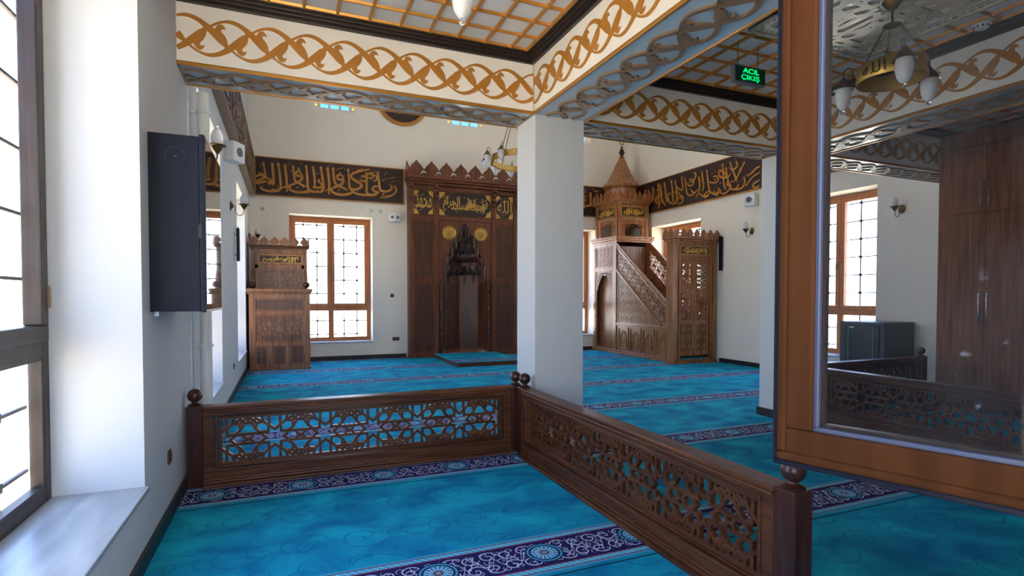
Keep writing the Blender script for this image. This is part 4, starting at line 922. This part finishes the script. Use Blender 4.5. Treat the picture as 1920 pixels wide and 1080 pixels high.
# ------------------------------------------------------------------ minbar
def minbar():
    X0, X1, YD, YT = 8.22, 9.33, 9.98, 13.62
    o = thing('minbar', 'tall carved wooden pulpit with staircase, portal and pointed tower roof', 'pulpit', (8.8, 11.8, 0))
    for s, xx, nm in ((-1, X0, 'side_wall'), (1, X1, 'far_side_wall')):
        Ms = (lambda u, v, w: (X0-w, u, v)) if s < 0 else (lambda u, v, w: (X1-.03+w, u, v))
        hz = lambda y, k: k-(12.45-y)*.748
        yb, ye = 12.45, 10.22
        sil = [(ye, 0), (12.55, 0), (12.55, 3.0), (yb, 2.96), (ye, 1.30)]
        trihole = [(12.405, .85), (12.405, 2.10), (10.72, .85)]
        fret = [(yb-.03, hz(12.42, 2.34)), (yb-.03, hz(12.42, 2.80)), (ye+.03, hz(10.25, 2.80)), (ye+.03, .87), (10.50, .87)]
        arch = archpoly(12.66, 13.48, .14, 1.62, 2.10)
        b = MB(); b.plate([[(ye, 0), (YT, 0), (YT, 3.02), (12.50, 3.02), (yb, 2.96), (ye, 1.30)], fret, arch], Ms, -.03, 0)
        wo = emit(b, nm, 'red', o)
        m = MB()
        # mouldings following the stairs and the bays
        def rail(p, q, t, w1): m.bar(p, q, t, Ms, -.005, w1)
        rail((yb, 2.96), (ye, 1.295), .045, .035); rail((yb, 2.86), (ye, 1.19), .05, .018); rail((yb, 2.25), (10.55, .83), .075, .022); rail((yb, 2.25), (10.55, .83), .03, .034)
        m.box(ye, 12.46, .76, .84, 0, .022, Ms); m.box(ye, 12.46, .785, .815, 0, .034, Ms); m.box(ye, YT, 0, .10, 0, .03, Ms); m.box(ye-.02, YT+.03, 0, .045, 0, .055, Ms)
        m.box(12.45, 12.60, .1, 3.0, 0, .03, Ms); m.box(13.52, 13.62, .1, 3.0, 0, .03, Ms); m.box(12.6, 13.52, 2.23, 2.33, 0, .03, Ms); m.box(12.6, 13.52, 2.90, 3.0, 0, .03, Ms)
        m.box(12.60, 12.65, .1, 2.23, 0, .015, Ms); m.box(13.48, 13.52, .1, 2.23, 0, .015, Ms)
        emit(m, 'mouldings', 'red', wo, bev=.006)
        if s < 0:
            t = MB(); star(t, trihole, (12.4, .85), .21, .009, Ms, 0, .006)
            for p, q in zip(trihole, trihole[1:]+trihole[:1]): t.bar(p, q, .025, Ms, 0, .012)
            emit(t, 'triangle_star_relief', 'wood', wo)
            t = MB(); star(t, rect(12.66, 13.47, 2.35, 2.88), (13.06, 2.6), .18, .010, Ms, 0, .007); ring_frame(t, 12.63, 13.5, 2.34, 2.89, .02, Ms, 0, .02); emit(t, 'upper_star_relief', 'red', wo)
            # carved spandrel of the arch
            t = MB()
            P = []
            for L_ in range(5):
                for k in range(81):
                    q = (-1+2*k/80)*(1 if L_ % 2 == 0 else -1); yy = 13.07+q*.385; top = 1.64+.50*max(0, 1-abs(q)**1.6)
                    P.append((yy, min(2.185-.004*L_, top+.06+L_*.085+.022*sin(k*.95))))
            t.ribbon(P, [.015]*len(P), Ms, 0, .010)
            t.box(12.655, 12.67, 1.5, 2.22, 0, .010, Ms); t.box(13.47, 13.485, 1.5, 2.22, 0, .010, Ms); t.box(12.655, 13.485, 2.205, 2.22, 0, .010, Ms); emit(t, 'arch_spandrel_carving', 'red', wo)
            for a, b2 in ((11.90, 12.36), (11.36, 11.83), (10.82, 11.28), (10.28, 10.74)):
                fr = MB(); ring_frame(fr, a, b2, .12, .73, .025, Ms, 0, .02); ring_frame(fr, a+.03, b2-.03, .15, .70, .012, Ms, 0, .012)
                c = (a+b2)/2; fr.ribbon([(c-.13, .20), (c-.10, .35), (c-.135, .46), (c-.08, .52), (c-.03, .60), (c, .62), (c+.03, .60), (c+.08, .52), (c+.135, .46), (c+.10, .35), (c+.13, .20)], [.02]*11, Ms, 0, .014)
                for k in range(16):
                    t_ = k/15*PI; rr = .15+.02*(k % 2); fr.lathe([(0, -.014), (.014, -.010), (.02, 0)], (X0, c-rr*cos(t_)*.85, .44+rr*sin(t_)*1.1), 6, 'x')
                for sgn in (-1, 1):
                    for z in (.20, .27, .34): fr.bar((c+sgn*.13, z), (c+sgn*.16, z+.05), .014, Ms, 0, .012)
                emit(fr, 'carved_arch_panel', 'red', wo)
        f = MB(); star(f, fret, (12.42, 2.34), .24, .014, Ms, -.022, -.008, rot=math.atan(.748)); emit(f, 'stair_fretwork', 'red', wo)
        if s < 0:
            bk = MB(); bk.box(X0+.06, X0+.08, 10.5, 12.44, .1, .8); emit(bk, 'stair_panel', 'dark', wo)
    # inner back of the lower bay and stairs
    b = MB(); b.box(X0+.35, X1-.03, 12.62, 13.55, .10, .13); b.box(X1-.08, X1-.03, 12.6, 13.6, .1, 3.0); b.box(X0+.02, X1-.03, 12.56, 12.60, 0, 2.9); b.box(X0, X1, 13.58, YT, 0, 3.0); b.box(X0+.14, X0+.16, 12.60, 13.58, .08, 2.3)
    emit(b, 'lower_bay', 'wood', o)
    st = MB(); n = 8
    for i in range(n): y0 = 10.25+i*(2.3/n); st.box(X0+.03, X1-.04, y0, 12.56, .1+i*.24, .1+(i+1)*.24-.004)
    emit(st, 'stairs', 'wood', o, bev=.008)
    # platform cornice
    b = MB(); b.box(X0-.04, X1, 12.40, 13.66, 3.0, 3.05); b.box(X0-.08, X1+.02, 12.36, 13.67, 3.05, 3.11); b.box(X0-.10, X1+.03, 12.34, 13.67, 3.11, 3.16); emit(b, 'platform_cornice', 'red', o, bev=.012)
    # pavilion with four scalloped openings
    PX0, PX1, PY0, PY1 = X0+.02, X1-.09, 12.47, 13.57
    for nm, Mq, a0, a1 in (('pavilion_side', lambda u, v, w: (PX0-w, u, v), PY0, PY1), ('pavilion_front', lambda u, v, w: (u, PY0-w, v), PX0, PX1), ('pavilion_far_side', lambda u, v, w: (PX1+w-.03, u, v), PY0, PY1)):
        c = (a0+a1)/2; hw = .265; b = MB(); b.plate([rect(a0, a1, 3.16, 4.08), archpoly(c-hw, c+hw, 3.17, 3.36, 3.50)], Mq, -.03, 0); po = emit(b, nm, 'red', o)
        m = MB()
        for u in (a0, a1-.10): m.box(u, u+.10, 3.16, 4.06, 0, .02, Mq)
        for z in (3.62, 3.98): m.box(a0+.1, a1-.1, z, z+.05, 0, .024, Mq)
        m.box(a0+.1, a1-.1, 3.655, 3.675, 0, .04, Mq); emit(m, 'mouldings', 'red', po, bev=.005)
        t = MB()
        P = []
        for L_ in range(4):
            for k in range(81):
                q = (-1+2*k/80)*(1 if L_ % 2 == 0 else -1); yy = c+q*(a1-a0-.26)/2; d_ = abs(yy-c)/hw; low = 3.22 if d_ > 1.08 else 3.36+.16*max(0, 1-d_**1.8)+.02
                P.append((yy, min(3.60-.004*L_, low+L_*.075+.02*sin(k*.95))))
        t.ribbon(P, [.013]*len(P), Mq, 0, .009)
        emit(t, 'carved_spandrel', 'red', po)
        if nm != 'pavilion_far_side':
            Mt = Mq if nm == 'pavilion_front' else (lambda u, v, w: (PX0-w, -u, v))
            u0, u1 = (a0+.12, a1-.12) if nm == 'pavilion_front' else (-(a1-.12), -(a0+.12))
            inscription(po, 'إن الله وملائكته يصلون' if 0 else 'أشهد أن لا إله إلا الله', Mt, u0, u1, 3.70, 3.96, .0, 41, cart=False)
    b = MB(); b.box(PX0-.05, PX1+.05, PY0-.06, PY1+.02, 4.06, 4.10); b.box(PX0-.09, PX1+.06, PY0-.10, PY1+.04, 4.10, 4.17); emit(b, 'pavilion_cornice', 'red', o, bev=.01)
    b = MB(); h = .24
    crest(b, PX0-.08, PX1+.05, 4.16, h, 7, lambda u, v, w: (u, PY0-.10+w, v), 0, .02); crest(b, PY0-.09, PY1+.03, 4.16, h, 7, lambda u, v, w: (PX0-.09+w, u, v), 0, .02)
    crest(b, PX0-.08, PX1+.05, 4.16, h, 7, lambda u, v, w: (u, PY1+.01+w, v), 0, .02); crest(b, PY0-.09, PY1+.03, 4.16, h, 7, lambda u, v, w: (PX1+.04+w, u, v), 0, .02); emit(b, 'pavilion_crest', 'red', o)
    cx, cy2 = 8.73, 13.02; b = MB()
    b.lathe([(.0, 4.17), (.46, 4.17), (.46, 4.50), (.53, 4.56), (.545, 4.60), (.50, 4.66), (.44, 4.70), (.395, 4.74), (.075, 5.40), (.0, 5.41)], (cx, cy2, 0), 8, a0=PI/8); emit(b, 'conical_roof', 'red', o)
    b = MB(); b.lathe([(0, 5.38), (.07, 5.40), (.085, 5.42), (.03, 5.45), (.06, 5.50), (.085, 5.56), (.06, 5.62), (.025, 5.67), (.035, 5.70), (.015, 5.73), (0, 5.78)], (cx, cy2, 0), 18); emit(b, 'turned_finial', 'dark', o, smooth=True)
    b = MB(); pts = []; 
    for t in range(25): a = rad(130)+rad(280)*t/24; pts.append((cx+.075*cos(a), cy2, 5.86+.075*sin(a)))
    b.tube(pts, [.004+.013*sin(PI*t/24) for t in range(25)], 8); b.tube([(cx, cy2, 5.76), (cx, cy2, 5.79)], .006, 8); emit(b, 'gilt_crescent', 'brass', o, smooth=True)
    # portal with double door
    P0, P1 = 8.09, 9.30; Mp = lambda u, v, w: (u, YD-w, v)
    b = MB(); d0, d1 = 8.26, 9.13; b.plate([rect(P0, P1, 0, 2.80), rect(d0, d1, .09, 2.355)], Mp, -.05, 0)
    b.box(P0, P0+.05, YD+.05, YD+.26, 0, 2.8); b.box(P1-.05, P1, YD+.05, YD+.26, 0, 2.8); b.box(P0+.051, P1-.051, YD+.051, YD+.258, 2.74, 2.799); b.box(P0+.052, P0+.14, YD+.215, YD+.255, 0, 2.73)
    po = emit(b, 'portal', 'red', o, bev=.004)
    m = MB(); m.box(P0-.01, P0+.09, .06, 2.78, 0, .02, Mp); m.box(P1-.09, P1+.0, .06, 2.78, 0, .02, Mp); ring_frame(m, d0-.03, d1+.03, .06, 2.39, .03, Mp, 0, .03); ring_frame(m, d0-.02, d1+.02, 2.43, 2.73, .02, Mp, 0, .015)
    m.box(P0-.03, P1+.03, 0, .05, -.24, .05, Mp); emit(m, 'mouldings', 'red', po, bev=.005)
    inscription(po, 'لا إله إلا الله محمد رسول الله', Mp, d0+.02, d1-.02, 2.485, 2.685, .002, 42, cart=False)
    b = MB(); b.box(P0-.04, P1+.04, 2.78, 2.83, -.3, .05, Mp); b.box(P0-.08, P1+.08, 2.83, 2.88, -.32, .08, Mp); emit(b, 'portal_cornice', 'red', o, bev=.01)
    b = MB(); crest(b, P0-.07, P1+.07, 2.875, .20, 7, Mp, .05, .075); crest(b, YD-.07, YD+.30, 2.875, .20, 2, lambda u, v, w: (P0-.075+w, u, v), 0, .022); crest(b, YD-.07, YD+.30, 2.875, .20, 2, lambda u, v, w: (P1+.05+w, u, v), 0, .022); emit(b, 'portal_crest', 'red', o)
    c = (d0+d1)/2; 
    for a, b2 in ((d0+.005, c-.004), (c+.004, d1-.005)):
        holes = [rect(a+.075, b2-.075, z0, z1) for z0, z1 in ((.29, .88), (.99, 1.57), (1.70, 2.26))]
        d = MB(); d.plate([rect(a, b2, .17, 2.37)]+holes, Mp, -.045, -.012)
        for hh in holes: ring_frame(d, hh[0][0]-.025, hh[1][0]+.025, hh[0][1]-.025, hh[2][1]+.025, .018, Mp, -.015, -.002)
        do = emit(d, 'door_leaf', 'red', o, bev=.003); f = MB()
        for hh in holes: star(f, hh, ((a+b2)/2, hh[0][1]), .195, .014, Mp, -.035, -.02)
        emit(f, 'door_fretwork', 'red', do)
    emit(MB().box(d0, d1, .085, .10, -.24, .01, Mp), 'carpeted_threshold', 'carpet', o)
minbar()

# ------------------------------------------------------------------ display box on the left wall
o = thing('display_cabinet', 'midnight blue wall box with a glossy black screen on the left wall', 'display cabinet', (XL, 4.2, 1.41))
b = MB().box(XL, -.478, 3.80, 4.62, 1.415, 2.475); emit(b, 'housing', 'navy', o, bev=.004)
b = MB(); b.box(-.476, -.446, 3.785, 4.635, 1.41, 2.485); d = emit(b, 'screen_door', 'navy', o, bev=.004)
emit(MB().box(-.447, -.443, 3.80, 4.62, 1.425, 2.47), 'screen_glass', 'screen', d)
b = MB()
b.tube([(-.60+.052*cos(a*PI/18), 3.797, 2.345+.052*sin(a*PI/18)) for a in range(37)], .0018, 6); b.lathe([(0, -.004), (.006, -.003), (.007, 0)], (-.60, 3.80, 2.345), 10, 'y'); emit(b, 'knockout_ring', 'black', o)
emit(MB().box(-.483, -.466, 3.78, 3.79, 1.86, 1.94), 'latch', 'black', o)
emit(MB().box(-.4425, -.440, 3.80, 3.815, 2.43, 2.46), 'red_corner_sticker', 'redplastic', o)
b = MB().lathe([(0, 1.385), (.014, 1.387), (.014, 1.415), (0, 1.416)], (-.72, 3.86, 0), 12); emit(b, 'cable_gland', 'plastic', o)

# pipes in the corner
o = thing('heating_pipe', 'white vertical pipe standing off the left wall before the window recess', 'pipe', (-.64, 5.40, 0))
b = MB(); b.lathe([(.0, 0), (.048, 0), (.048, 3.26), (0, 3.26)], (-.645, 5.42, 0), 24); emit(b, 'pipe', 'pipe', o, smooth=True)
for z in (1.08, 3.1):
    k = MB(); k.lathe([(.049, z-.012), (.058, z-.012), (.058, z+.012), (.049, z+.012)], (-.645, 5.42, 0), 24); k.box(XL, -.69, 5.412, 5.428, z-.008, z+.008); emit(k, 'pipe_clamp', 'chrome' if 0 else 'pipe', o)
o = emit(MB().box(XL, XL+.012, 5.262, 5.278, 0, 3.26), 'cable_duct', 'pipe'); tag(o, 'thin white cable duct beside the vertical pipe', 'cable duct')

# ------------------------------------------------------------------ wall sconces
def sconce(label):
    o = thing('wall_sconce', label, 'wall lamp', (0, 0, 0), 'brass wall sconces')
    b = MB(); b.lathe([(0, .0), (.052, 0), (.060, .008), (.05, .018), (.036, .022), (.028, .034), (.012, .045), (.0, .050)], (0, 0, 0), 24, 'x'); b.v = [(p[0], p[1], p[2]*1.25) for p in b.v]; emit(b, 'wall_plate', 'darkbrass', o, smooth=True)
    b = MB(); pts = [(.04, 0, 0), (.07, 0, 0)]+[(.125-.058*cos(t*PI/10), 0, -.06-.075*sin(t*PI/10)) for t in range(11)]+[(.185, 0, -.03)]; b.tube(pts, .006, 8); emit(b, 'arm', 'darkbrass', o, smooth=True)
    b = MB().lathe([(0, -.045), (.012, -.045), (.018, -.03), (.034, -.01), (.045, .012), (.052, .024), (.072, .030), (.074, .036), (.05, .034), (0, .03)], (.185, 0, 0), 24); emit(b, 'cup', 'darkbrass', o, smooth=True)
    b = MB().lathe([(.030, .03), (.043, .045), (.052, .075), (.053, .105), (.046, .14), (.032, .168), (.018, .182), (0, .186)], (.185, 0, 0), 24); emit(b, 'shade', 'frost', o, smooth=True)
    b = MB().ball((.185, 0, .196), .012, 14); emit(b, 'glass_knob', 'knob', o, smooth=True)
    return o
s0 = sconce('brass wall sconce half hidden behind the blue display box'); s0.location = (XL, 5.60, 2.84)
for loc, rz, lab in (((XL, 9.05, 2.85), 0, 'brass wall sconce between the two far recesses of the left wall'), ((XL, 13.35, 2.86), 0, 'brass wall sconce over the crest of the preacher chair'),
                     ((XR, 8.98, 2.95), PI, 'brass wall sconce on the right wall right of the pulpit portal'), ((XR, 5.86, 2.96), PI, 'brass wall sconce beside the window seen through the sash glass')):
    c = copy_tree(s0, None, label=lab); c.location = loc; c.rotation_euler = (0, 0, rz)

# ------------------------------------------------------------------ loudspeakers
def speaker(name, label, loc, rz, corner=False):
    o = thing('loudspeaker', label, 'loudspeaker', (0, 0, 0), 'white loudspeakers')
    if corner:   # wedge with two faces
        b = MB().prism([(-.145, 0), (-.13, -.115), (0, -.19), (.13, -.115), (.145, 0)], lambda u, v, w: (u, v, w), -.10, .10)
        faces = [((-.068, -.155), -1), ((.068, -.155), 1)]
    else:
        b = MB().prism([(-.14, 0), (-.12, -.17), (.12, -.17), (.14, 0)], lambda u, v, w: (u, v, w), -.13, .13); faces = [((0, -.172), 0)]
    emit(b, 'housing', 'plastic', o, bev=.010)
    for (x, y), s in faces:
        a = s*.52; n = Vector((sin(a), -cos(a), 0)); t = Vector((cos(a), sin(a), 0)); r = .038 if corner else .062
        g = MB(); c = Vector((x, y, 0)); N_ = 24
        vs = [tuple(c+n*w+t*(r*cos(2*PI*i/N_))+Vector((0, 0, r*1.0*sin(2*PI*i/N_)))) for w in (-.004, .004) for i in range(N_)]
        g.add(vs, [tuple(range(N_)), tuple(range(N_, 2*N_))]+[(i, (i+1) % N_, N_+(i+1) % N_, N_+i) for i in range(N_)]); emit(g, 'speaker_grille', 'grille', o)
    k = MB()
    k.box(-.02, .02, -.01, .03, -.02, .02); emit(k, 'bracket', 'plastic', o)
    o.location = loc; o.rotation_euler = (0, 0, rz); return o
speaker('a', 'white loudspeaker on the left wall under the long dark board', (XL+.04, 8.35, 3.46), rad(60))
speaker('b', 'white two-faced loudspeaker right of the qibla window', (2.50, YQ-.03, 3.47), 0, True)
speaker('c', 'white loudspeaker on the right wall above the sconce', (XR-.04, 8.95, 3.60), rad(-70))

# slim dark wall fixtures
for M_, y, z0, z1, lab in ((Lm, 9.72, 2.08, 2.60, 'slim dark vertical bar on the left wall beneath the sconce'), (Rm, 9.85, 2.13, 2.92, 'slim dark vertical bar on the right wall beside the pulpit portal')):
    o = thing('wall_bar', lab, 'wall fixture', M_(y, z0, 0), 'slim dark wall bars')
    b = MB().box(y-.04, y+.04, z0, z1, -.075, -.03, M_); emit(b, 'bar', 'navy', o, bev=.004)
    b = MB(); b.box(y-.015, y+.015, z0+.08, z0+.12, -.03, 0, M_); b.box(y-.015, y+.015, z1-.12, z1-.08, -.03, 0, M_); b.tube([M_(y, z1, -.05), M_(y, z1+.03, -.05)], .008, 6); emit(b, 'bracket', 'chrome', o)

# switches and sockets
def plate(M_, u, v, n, lab):
    o = thing('socket_plate', lab, 'wall socket', M_(u, v, 0), 'copper brown switch and socket plates')
    emit(MB().box(u-.043*n, u+.043*n, v-.045, v+.045, -.012, 0, M_), 'plate', 'switch', o, bev=.004)
    for i in range(n):
        c = u+(i-(n-1)/2)*.084; k = MB().box(c-.024, c+.024, v-.026, v+.026, -.018, -.010, M_); emit(k, 'insert', 'darkbrass', o, bev=.003)
    return o
plate(Lm, 4.28, .42, 1, 'brown socket plate low on the near left wall before the railing')
plate(Lm, 9.3, .45, 1, 'reddish brown socket plate low on the left wall between far recesses')
plate(Bm, 2.45, 1.55, 1, 'single brown switch plate right of the qibla window')
plate(Bm, 2.54, .47, 2, 'double brown socket plate low beside the mihrab')
for x, z, lab in ((-.47, 3.52, 'small white round cap left of the qibla window'), (1.95, 3.62, 'small white round cap above the qibla window corner'), (2.18, 3.62, 'small white round cap beside the white loudspeaker')):
    o = emit(MB().lathe([(0, -.012), (.04, -.010), (.045, 0)], (x, YQ, z), 20, 'y'), 'junction_cap', 'white'); tag(o, lab, 'junction cap', 'round junction caps')

# ------------------------------------------------------------------ chandeliers
def lamp_parts(o, ang, r, z, s=1.0, nm='lamp'):
    ca, sa = cos(ang), sin(ang); P = lambda rr, zz: (rr*ca, rr*sa, zz)
    c = P(r, 0)
    ro = r-.075*s
    pts = [P(ro, z+.02)]+[P(ro+.0375*s*(1-cos(t*PI/8)), z+.17*s+.04*s*sin(t*PI/8)) for t in range(9)]+[P(r, z+.13*s)]
    a = MB().tube(pts, .0065*s, 8); ar = emit(a, 'lamp_arm', 'darkbrass', o, smooth=True)
    cp = MB().lathe([(0, z+.14*s), (.016*s, z+.135*s), (.022*s, z+.12*s), (.045*s, z+.09*s), (.062*s, z+.06*s), (.068*s, z+.045*s), (.086*s, z+.030*s), (.088*s, z+.024*s), (.064*s, z+.032*s), (0, z+.04*s)], (c[0], c[1], 0), 20); emit(cp, 'cap', 'darkbrass', ar, smooth=True)
    sh = MB().lathe([(.060*s, z+.036*s), (.066*s, z-.0*s), (.064*s, z-.06*s), (.052*s, z-.115*s), (.030*s, z-.150*s), (.014*s, z-.160*s), (0, z-.162*s)], (c[0], c[1], 0), 24); emit(sh, 'glass_shade', 'frost', ar, smooth=True)
    k = MB().ball((c[0], c[1], z-.180*s), .021*s, 14); emit(k, 'glass_knob', 'knob', ar, smooth=True)
def chandelier(label):
    o = thing('chandelier', label, 'chandelier', (0, 0, 0), 'small three-lamp brass chandeliers')
    r = .225; b = MB(); b.lathe([(r, -.06), (r+.004, -.064), (r+.007, -.06), (r+.006, .06), (r+.003, .064), (r, .06), (r-.003, 0), (r, -.06)], (0, 0, 0), 56); ring = emit(b, 'brass_ring', 'brass', o, smooth=True)
    for k in range(3):
        a0 = rad(-177+120*k)
        t = MB(); text_into(t, shape('الله'), -.085, .085, -.042, .045, lambda u, v, w: ((r+.006+w)*cos(a0+u/r), (r+.006+w)*sin(a0+u/r), v), 0, .002); emit(t, 'engraved_lettering', 'black', ring)
    for k in range(3): lamp_parts(o, rad(-134+120*k), .335, -.055, .88)
    for k in range(3):
        a = rad(-74+120*k); ch = MB(); p0 = Vector((r*cos(a), r*sin(a), .06)); p1 = Vector((.05*cos(a), .05*sin(a), .36))
        n = 12
        for i in range(n):
            c = p0.lerp(p1, (i+.5)/n); d = (p1-p0).normalized(); h = (p1-p0).length/n*.62
            side = Vector((-sin(a), cos(a), 0)) if i % 2 else d.cross(Vector((-sin(a), cos(a), 0))).normalized()
            ch.tube([c+d*h*cos(t*PI/4)+side*.008*sin(t*PI/4) for t in range(9)], .0022, 5)
        emit(ch, 'chain', 'darkbrass', o)
    b = MB().lathe([(0, .33), (.012, .335), (.055, .352), (.062, .362), (.02, .372), (.008, .39), (.008, .475), (.02, .475), (.03, .485), (.066, .53), (.078, .57), (.08, .585), (0, .585)], (0, 0, 0), 28); emit(b, 'stem_and_canopy', 'darkbrass', o, smooth=True)
    return o
ch0 = chandelier('three-lamp brass chandelier hanging from the middle bay, seen through the sash glass'); ch0.location = (4.31, 2.79, ZC-.585)
ch0.rotation_euler = (0, 0, rad(0))
c2 = copy_tree(ch0, None, label='brass chandelier in the left bay, only a frosted glass lamp showing at the top edge'); c2.location = (.74, 2.61, ZC-.585); c2.rotation_euler = (0, 0, rad(-46))
def big_chandelier():
    o = thing('chandelier', 'large many-lamp brass ring chandelier hanging on rods in the main hall', 'chandelier', (0, 0, 0))
    r = .72; b = MB(); b.lathe([(r, -.055), (r+.008, -.055), (r+.010, .055), (r, .055), (r, -.055)], (0, 0, 0), 12); b.lathe([(r-.03, -.055), (r+.02, -.058), (r+.02, -.05), (r-.03, -.048), (r-.03, -.055)], (0, 0, 0), 12); ring = emit(b, 'brass_ring', 'brass', o)
    k = MB()
    for i in range(12):
        a = 2*PI*(i+.5)/12; k.lathe([(0, -.006), (.03, -.004), (.04, 0)], (0, 0, 0), 12)
        vs = k.v[-36:]; k.v[-36:] = [((r*cos(PI/12)+.012-p[2])*cos(a)-p[0]*sin(a), (r*cos(PI/12)+.012-p[2])*sin(a)+p[0]*cos(a), p[1]) for p in vs]
    emit(k, 'medallions', 'goldpanel', ring)
    for i in range(12): lamp_parts(o, 2*PI*i/12, .83, -.0, .80)
    for i in range(4): a = 2*PI*i/4+.4; emit(MB().tube([(r*cos(a), r*sin(a), .05), (.05*cos(a), .05*sin(a), 1.9)], .007, 6), 'suspension_rod', 'darkbrass', o)
    emit(MB().lathe([(0, 1.86), (.08, 1.88), (.06, 1.95), (.015, 2.0), (.015, 4.0), (.1, 4.05), (.1, 4.10), (0, 4.10)], (0, 0, 0), 16), 'central_stem', 'darkbrass', o, smooth=True)
    o.location = (4.28, 9.5, ZH-4.10); return o
bc = big_chandelier()

# ------------------------------------------------------------------ carved ceiling rose in the middle bay
o = thing('ceiling_rose_panel', 'large square carved star panel on the middle bay ceiling around the chandelier', 'ceiling panel', (4.38, 2.85, ZC))
Mc = lambda u, v, w: (u, v, ZC-.016-w)
b = MB().box(3.66, 5.10, 2.13, 3.57, 0, .012, Mc); emit(b, 'panel_board', 'rose', o)
b = MB(); ring_frame(b, 3.66, 5.10, 2.13, 3.57, .025, Mc, 0, .03); ring_frame(b, 3.78, 4.98, 2.25, 3.45, .022, Mc, 0, .026)
star(b, rect(3.80, 4.96, 2.27, 3.43), (4.38, 2.85), .58, .05, Mc, .010, .026)
for k in range(24):
    for (u, v) in ((3.69+k*.06, 2.19), (3.69+k*.06, 3.51), (3.72, 2.16+k*.06), (5.04, 2.16+k*.06)): b.prism([(u-.022, v), (u, v-.022), (u+.022, v), (u, v+.022)], Mc, .01, .022)
emit(b, 'star_carving', 'rosecut', o)

# exit sign
o = thing('exit_sign', 'small hanging exit sign with lit green letters in the middle bay', 'exit sign', (3.92, 3.8, 3.45))
b = MB().box(3.735, 4.105, 3.80, 3.85, 3.445, 3.60); emit(b, 'housing', 'grille', o, bev=.004)
emit(MB().box(3.752, 4.098, 3.792, 3.802, 3.458, 3.588), 'sign_face', 'signface', o)
t = MB(); Ms_ = lambda u, v, w: (u, 3.792-w, v)
def letters(t, s, u0, u1, v0, v1, off):
    cu = bpy.data.curves.new('t', 'FONT'); cu.body = s; cu.size = 1; cu.extrude = .5; cu.offset = off
    tm = MB().from_curve(cu, lambda x, y, z: (x, y, z)); xs = [p[0] for p in tm.v]; a, b_ = min(xs), max(xs)
    t.add([Ms_(u0+(x-a)/(b_-a)*(u1-u0), v0+y/.72*(v1-v0), .001 if z < 0 else .003) for x, y, z in tm.v], tm.f)
letters(t, 'ACiL', 3.828, 4.022, 3.534, 3.578, .012); letters(t, 'ÇIKIŞ', 3.812, 4.026, 3.476, 3.518, .004); emit(t, 'lettering', 'exit', o)
b = MB()
for x in (3.80, 4.04):
    for i in range(7): c = Vector((x, 3.825, 3.61+i*.03)); sd = Vector((1, 0, 0)) if i % 2 else Vector((0, 1, 0)); b.tube([c+Vector((0, 0, .018))*cos(q*PI/4)+sd*.007*sin(q*PI/4) for q in range(9)], .002, 5)
emit(b, 'hanging_chain', 'darkbrass', o)

# smoke detector
o = thing('smoke_detector', 'white round smoke detector on the ceiling seen through the sash glass', 'smoke detector', (5.42, 2.76, ZC))
emit(MB().lathe([(0, ZC-.065), (.03, ZC-.064), (.05, ZC-.055), (.052, ZC-.035), (.065, ZC-.03), (.068, ZC-.0), (0, ZC)], (5.40, 2.76, 0), 28), 'body', 'plastic', o, smooth=True)
b = MB()
for k in range(10): a = k*PI/5; b.box(5.40+.052*cos(a)-.006, 5.40+.052*cos(a)+.006, 2.76+.052*sin(a)-.006, 2.76+.052*sin(a)+.006, ZC-.052, ZC-.040)
emit(b, 'vents', 'black', o)

# ------------------------------------------------------------------ wardrobe and equipment cabinet in the right bay
def wardrobe():
    X = 8.47; o = thing('wardrobe', 'tall brown built-in wardrobe with chrome bar handles along the right wall', 'wardrobe', (8.9, 2.9, 0))
    Mw = lambda u, v, w: (X-w, u, v)
    emit(MB().box(X, XR-.01, .75, 4.79, 0, ZC-.09), 'carcass', 'wardrobe', o)
    emit(MB().box(.75, 4.79, 3.52, ZC-.09, 0, .018, Mw), 'top_filler', 'wardrobe', o); emit(MB().box(.75, 4.79, 0, .09, -.01, .0, Mw), 'kick_board', 'base', o)
    n = 0; y = 4.79
    while y > 1.0:
        y0 = y-.56
        for z0, z1, hz0, hz1 in ((.10, 2.630, 1.19, 1.56), (2.638, 3.512, 2.70, 3.03)):
            d = emit(MB().box(y0+.003, y-.003, z0, z1, 0, .018, Mw), 'door', 'wardrobe', o, bev=.002)
            hy = y0+.045 if n % 2 == 0 else y-.045
            h = MB().tube([Mw(hy, hz0, .016), Mw(hy, hz0+.005, .045), Mw(hy, hz0+.03, .05), Mw(hy, hz1-.03, .05), Mw(hy, hz1-.005, .045), Mw(hy, hz1, .016)], .009, 8); emit(h, 'bar_handle', 'chrome', d, smooth=True)
        y = y0; n += 1
wardrobe()
o = thing('equipment_cabinet', 'low dark metal cabinet with green strips below the window seen through glass', 'equipment cabinet', (8.97, 5.95, 0))
emit(MB().box(8.60, 9.33, 5.60, 6.34, .0, 1.11), 'housing', 'rack', o, bev=.008)
b = MB().box(8.588, 8.60, 5.68, 6.26, .06, 1.06); d = emit(b, 'glass_door', 'black', o, bev=.003)
b = MB(); b.box(8.580, 8.588, 5.76, 5.775, .08, 1.03); b.box(8.580, 8.588, 6.17, 6.185, .08, 1.03); emit(b, 'green_strips', 'green', d)
emit(MB().box(8.580, 8.588, 6.08, 6.165, 1.01, 1.03), 'white_badge', 'plastic', d)
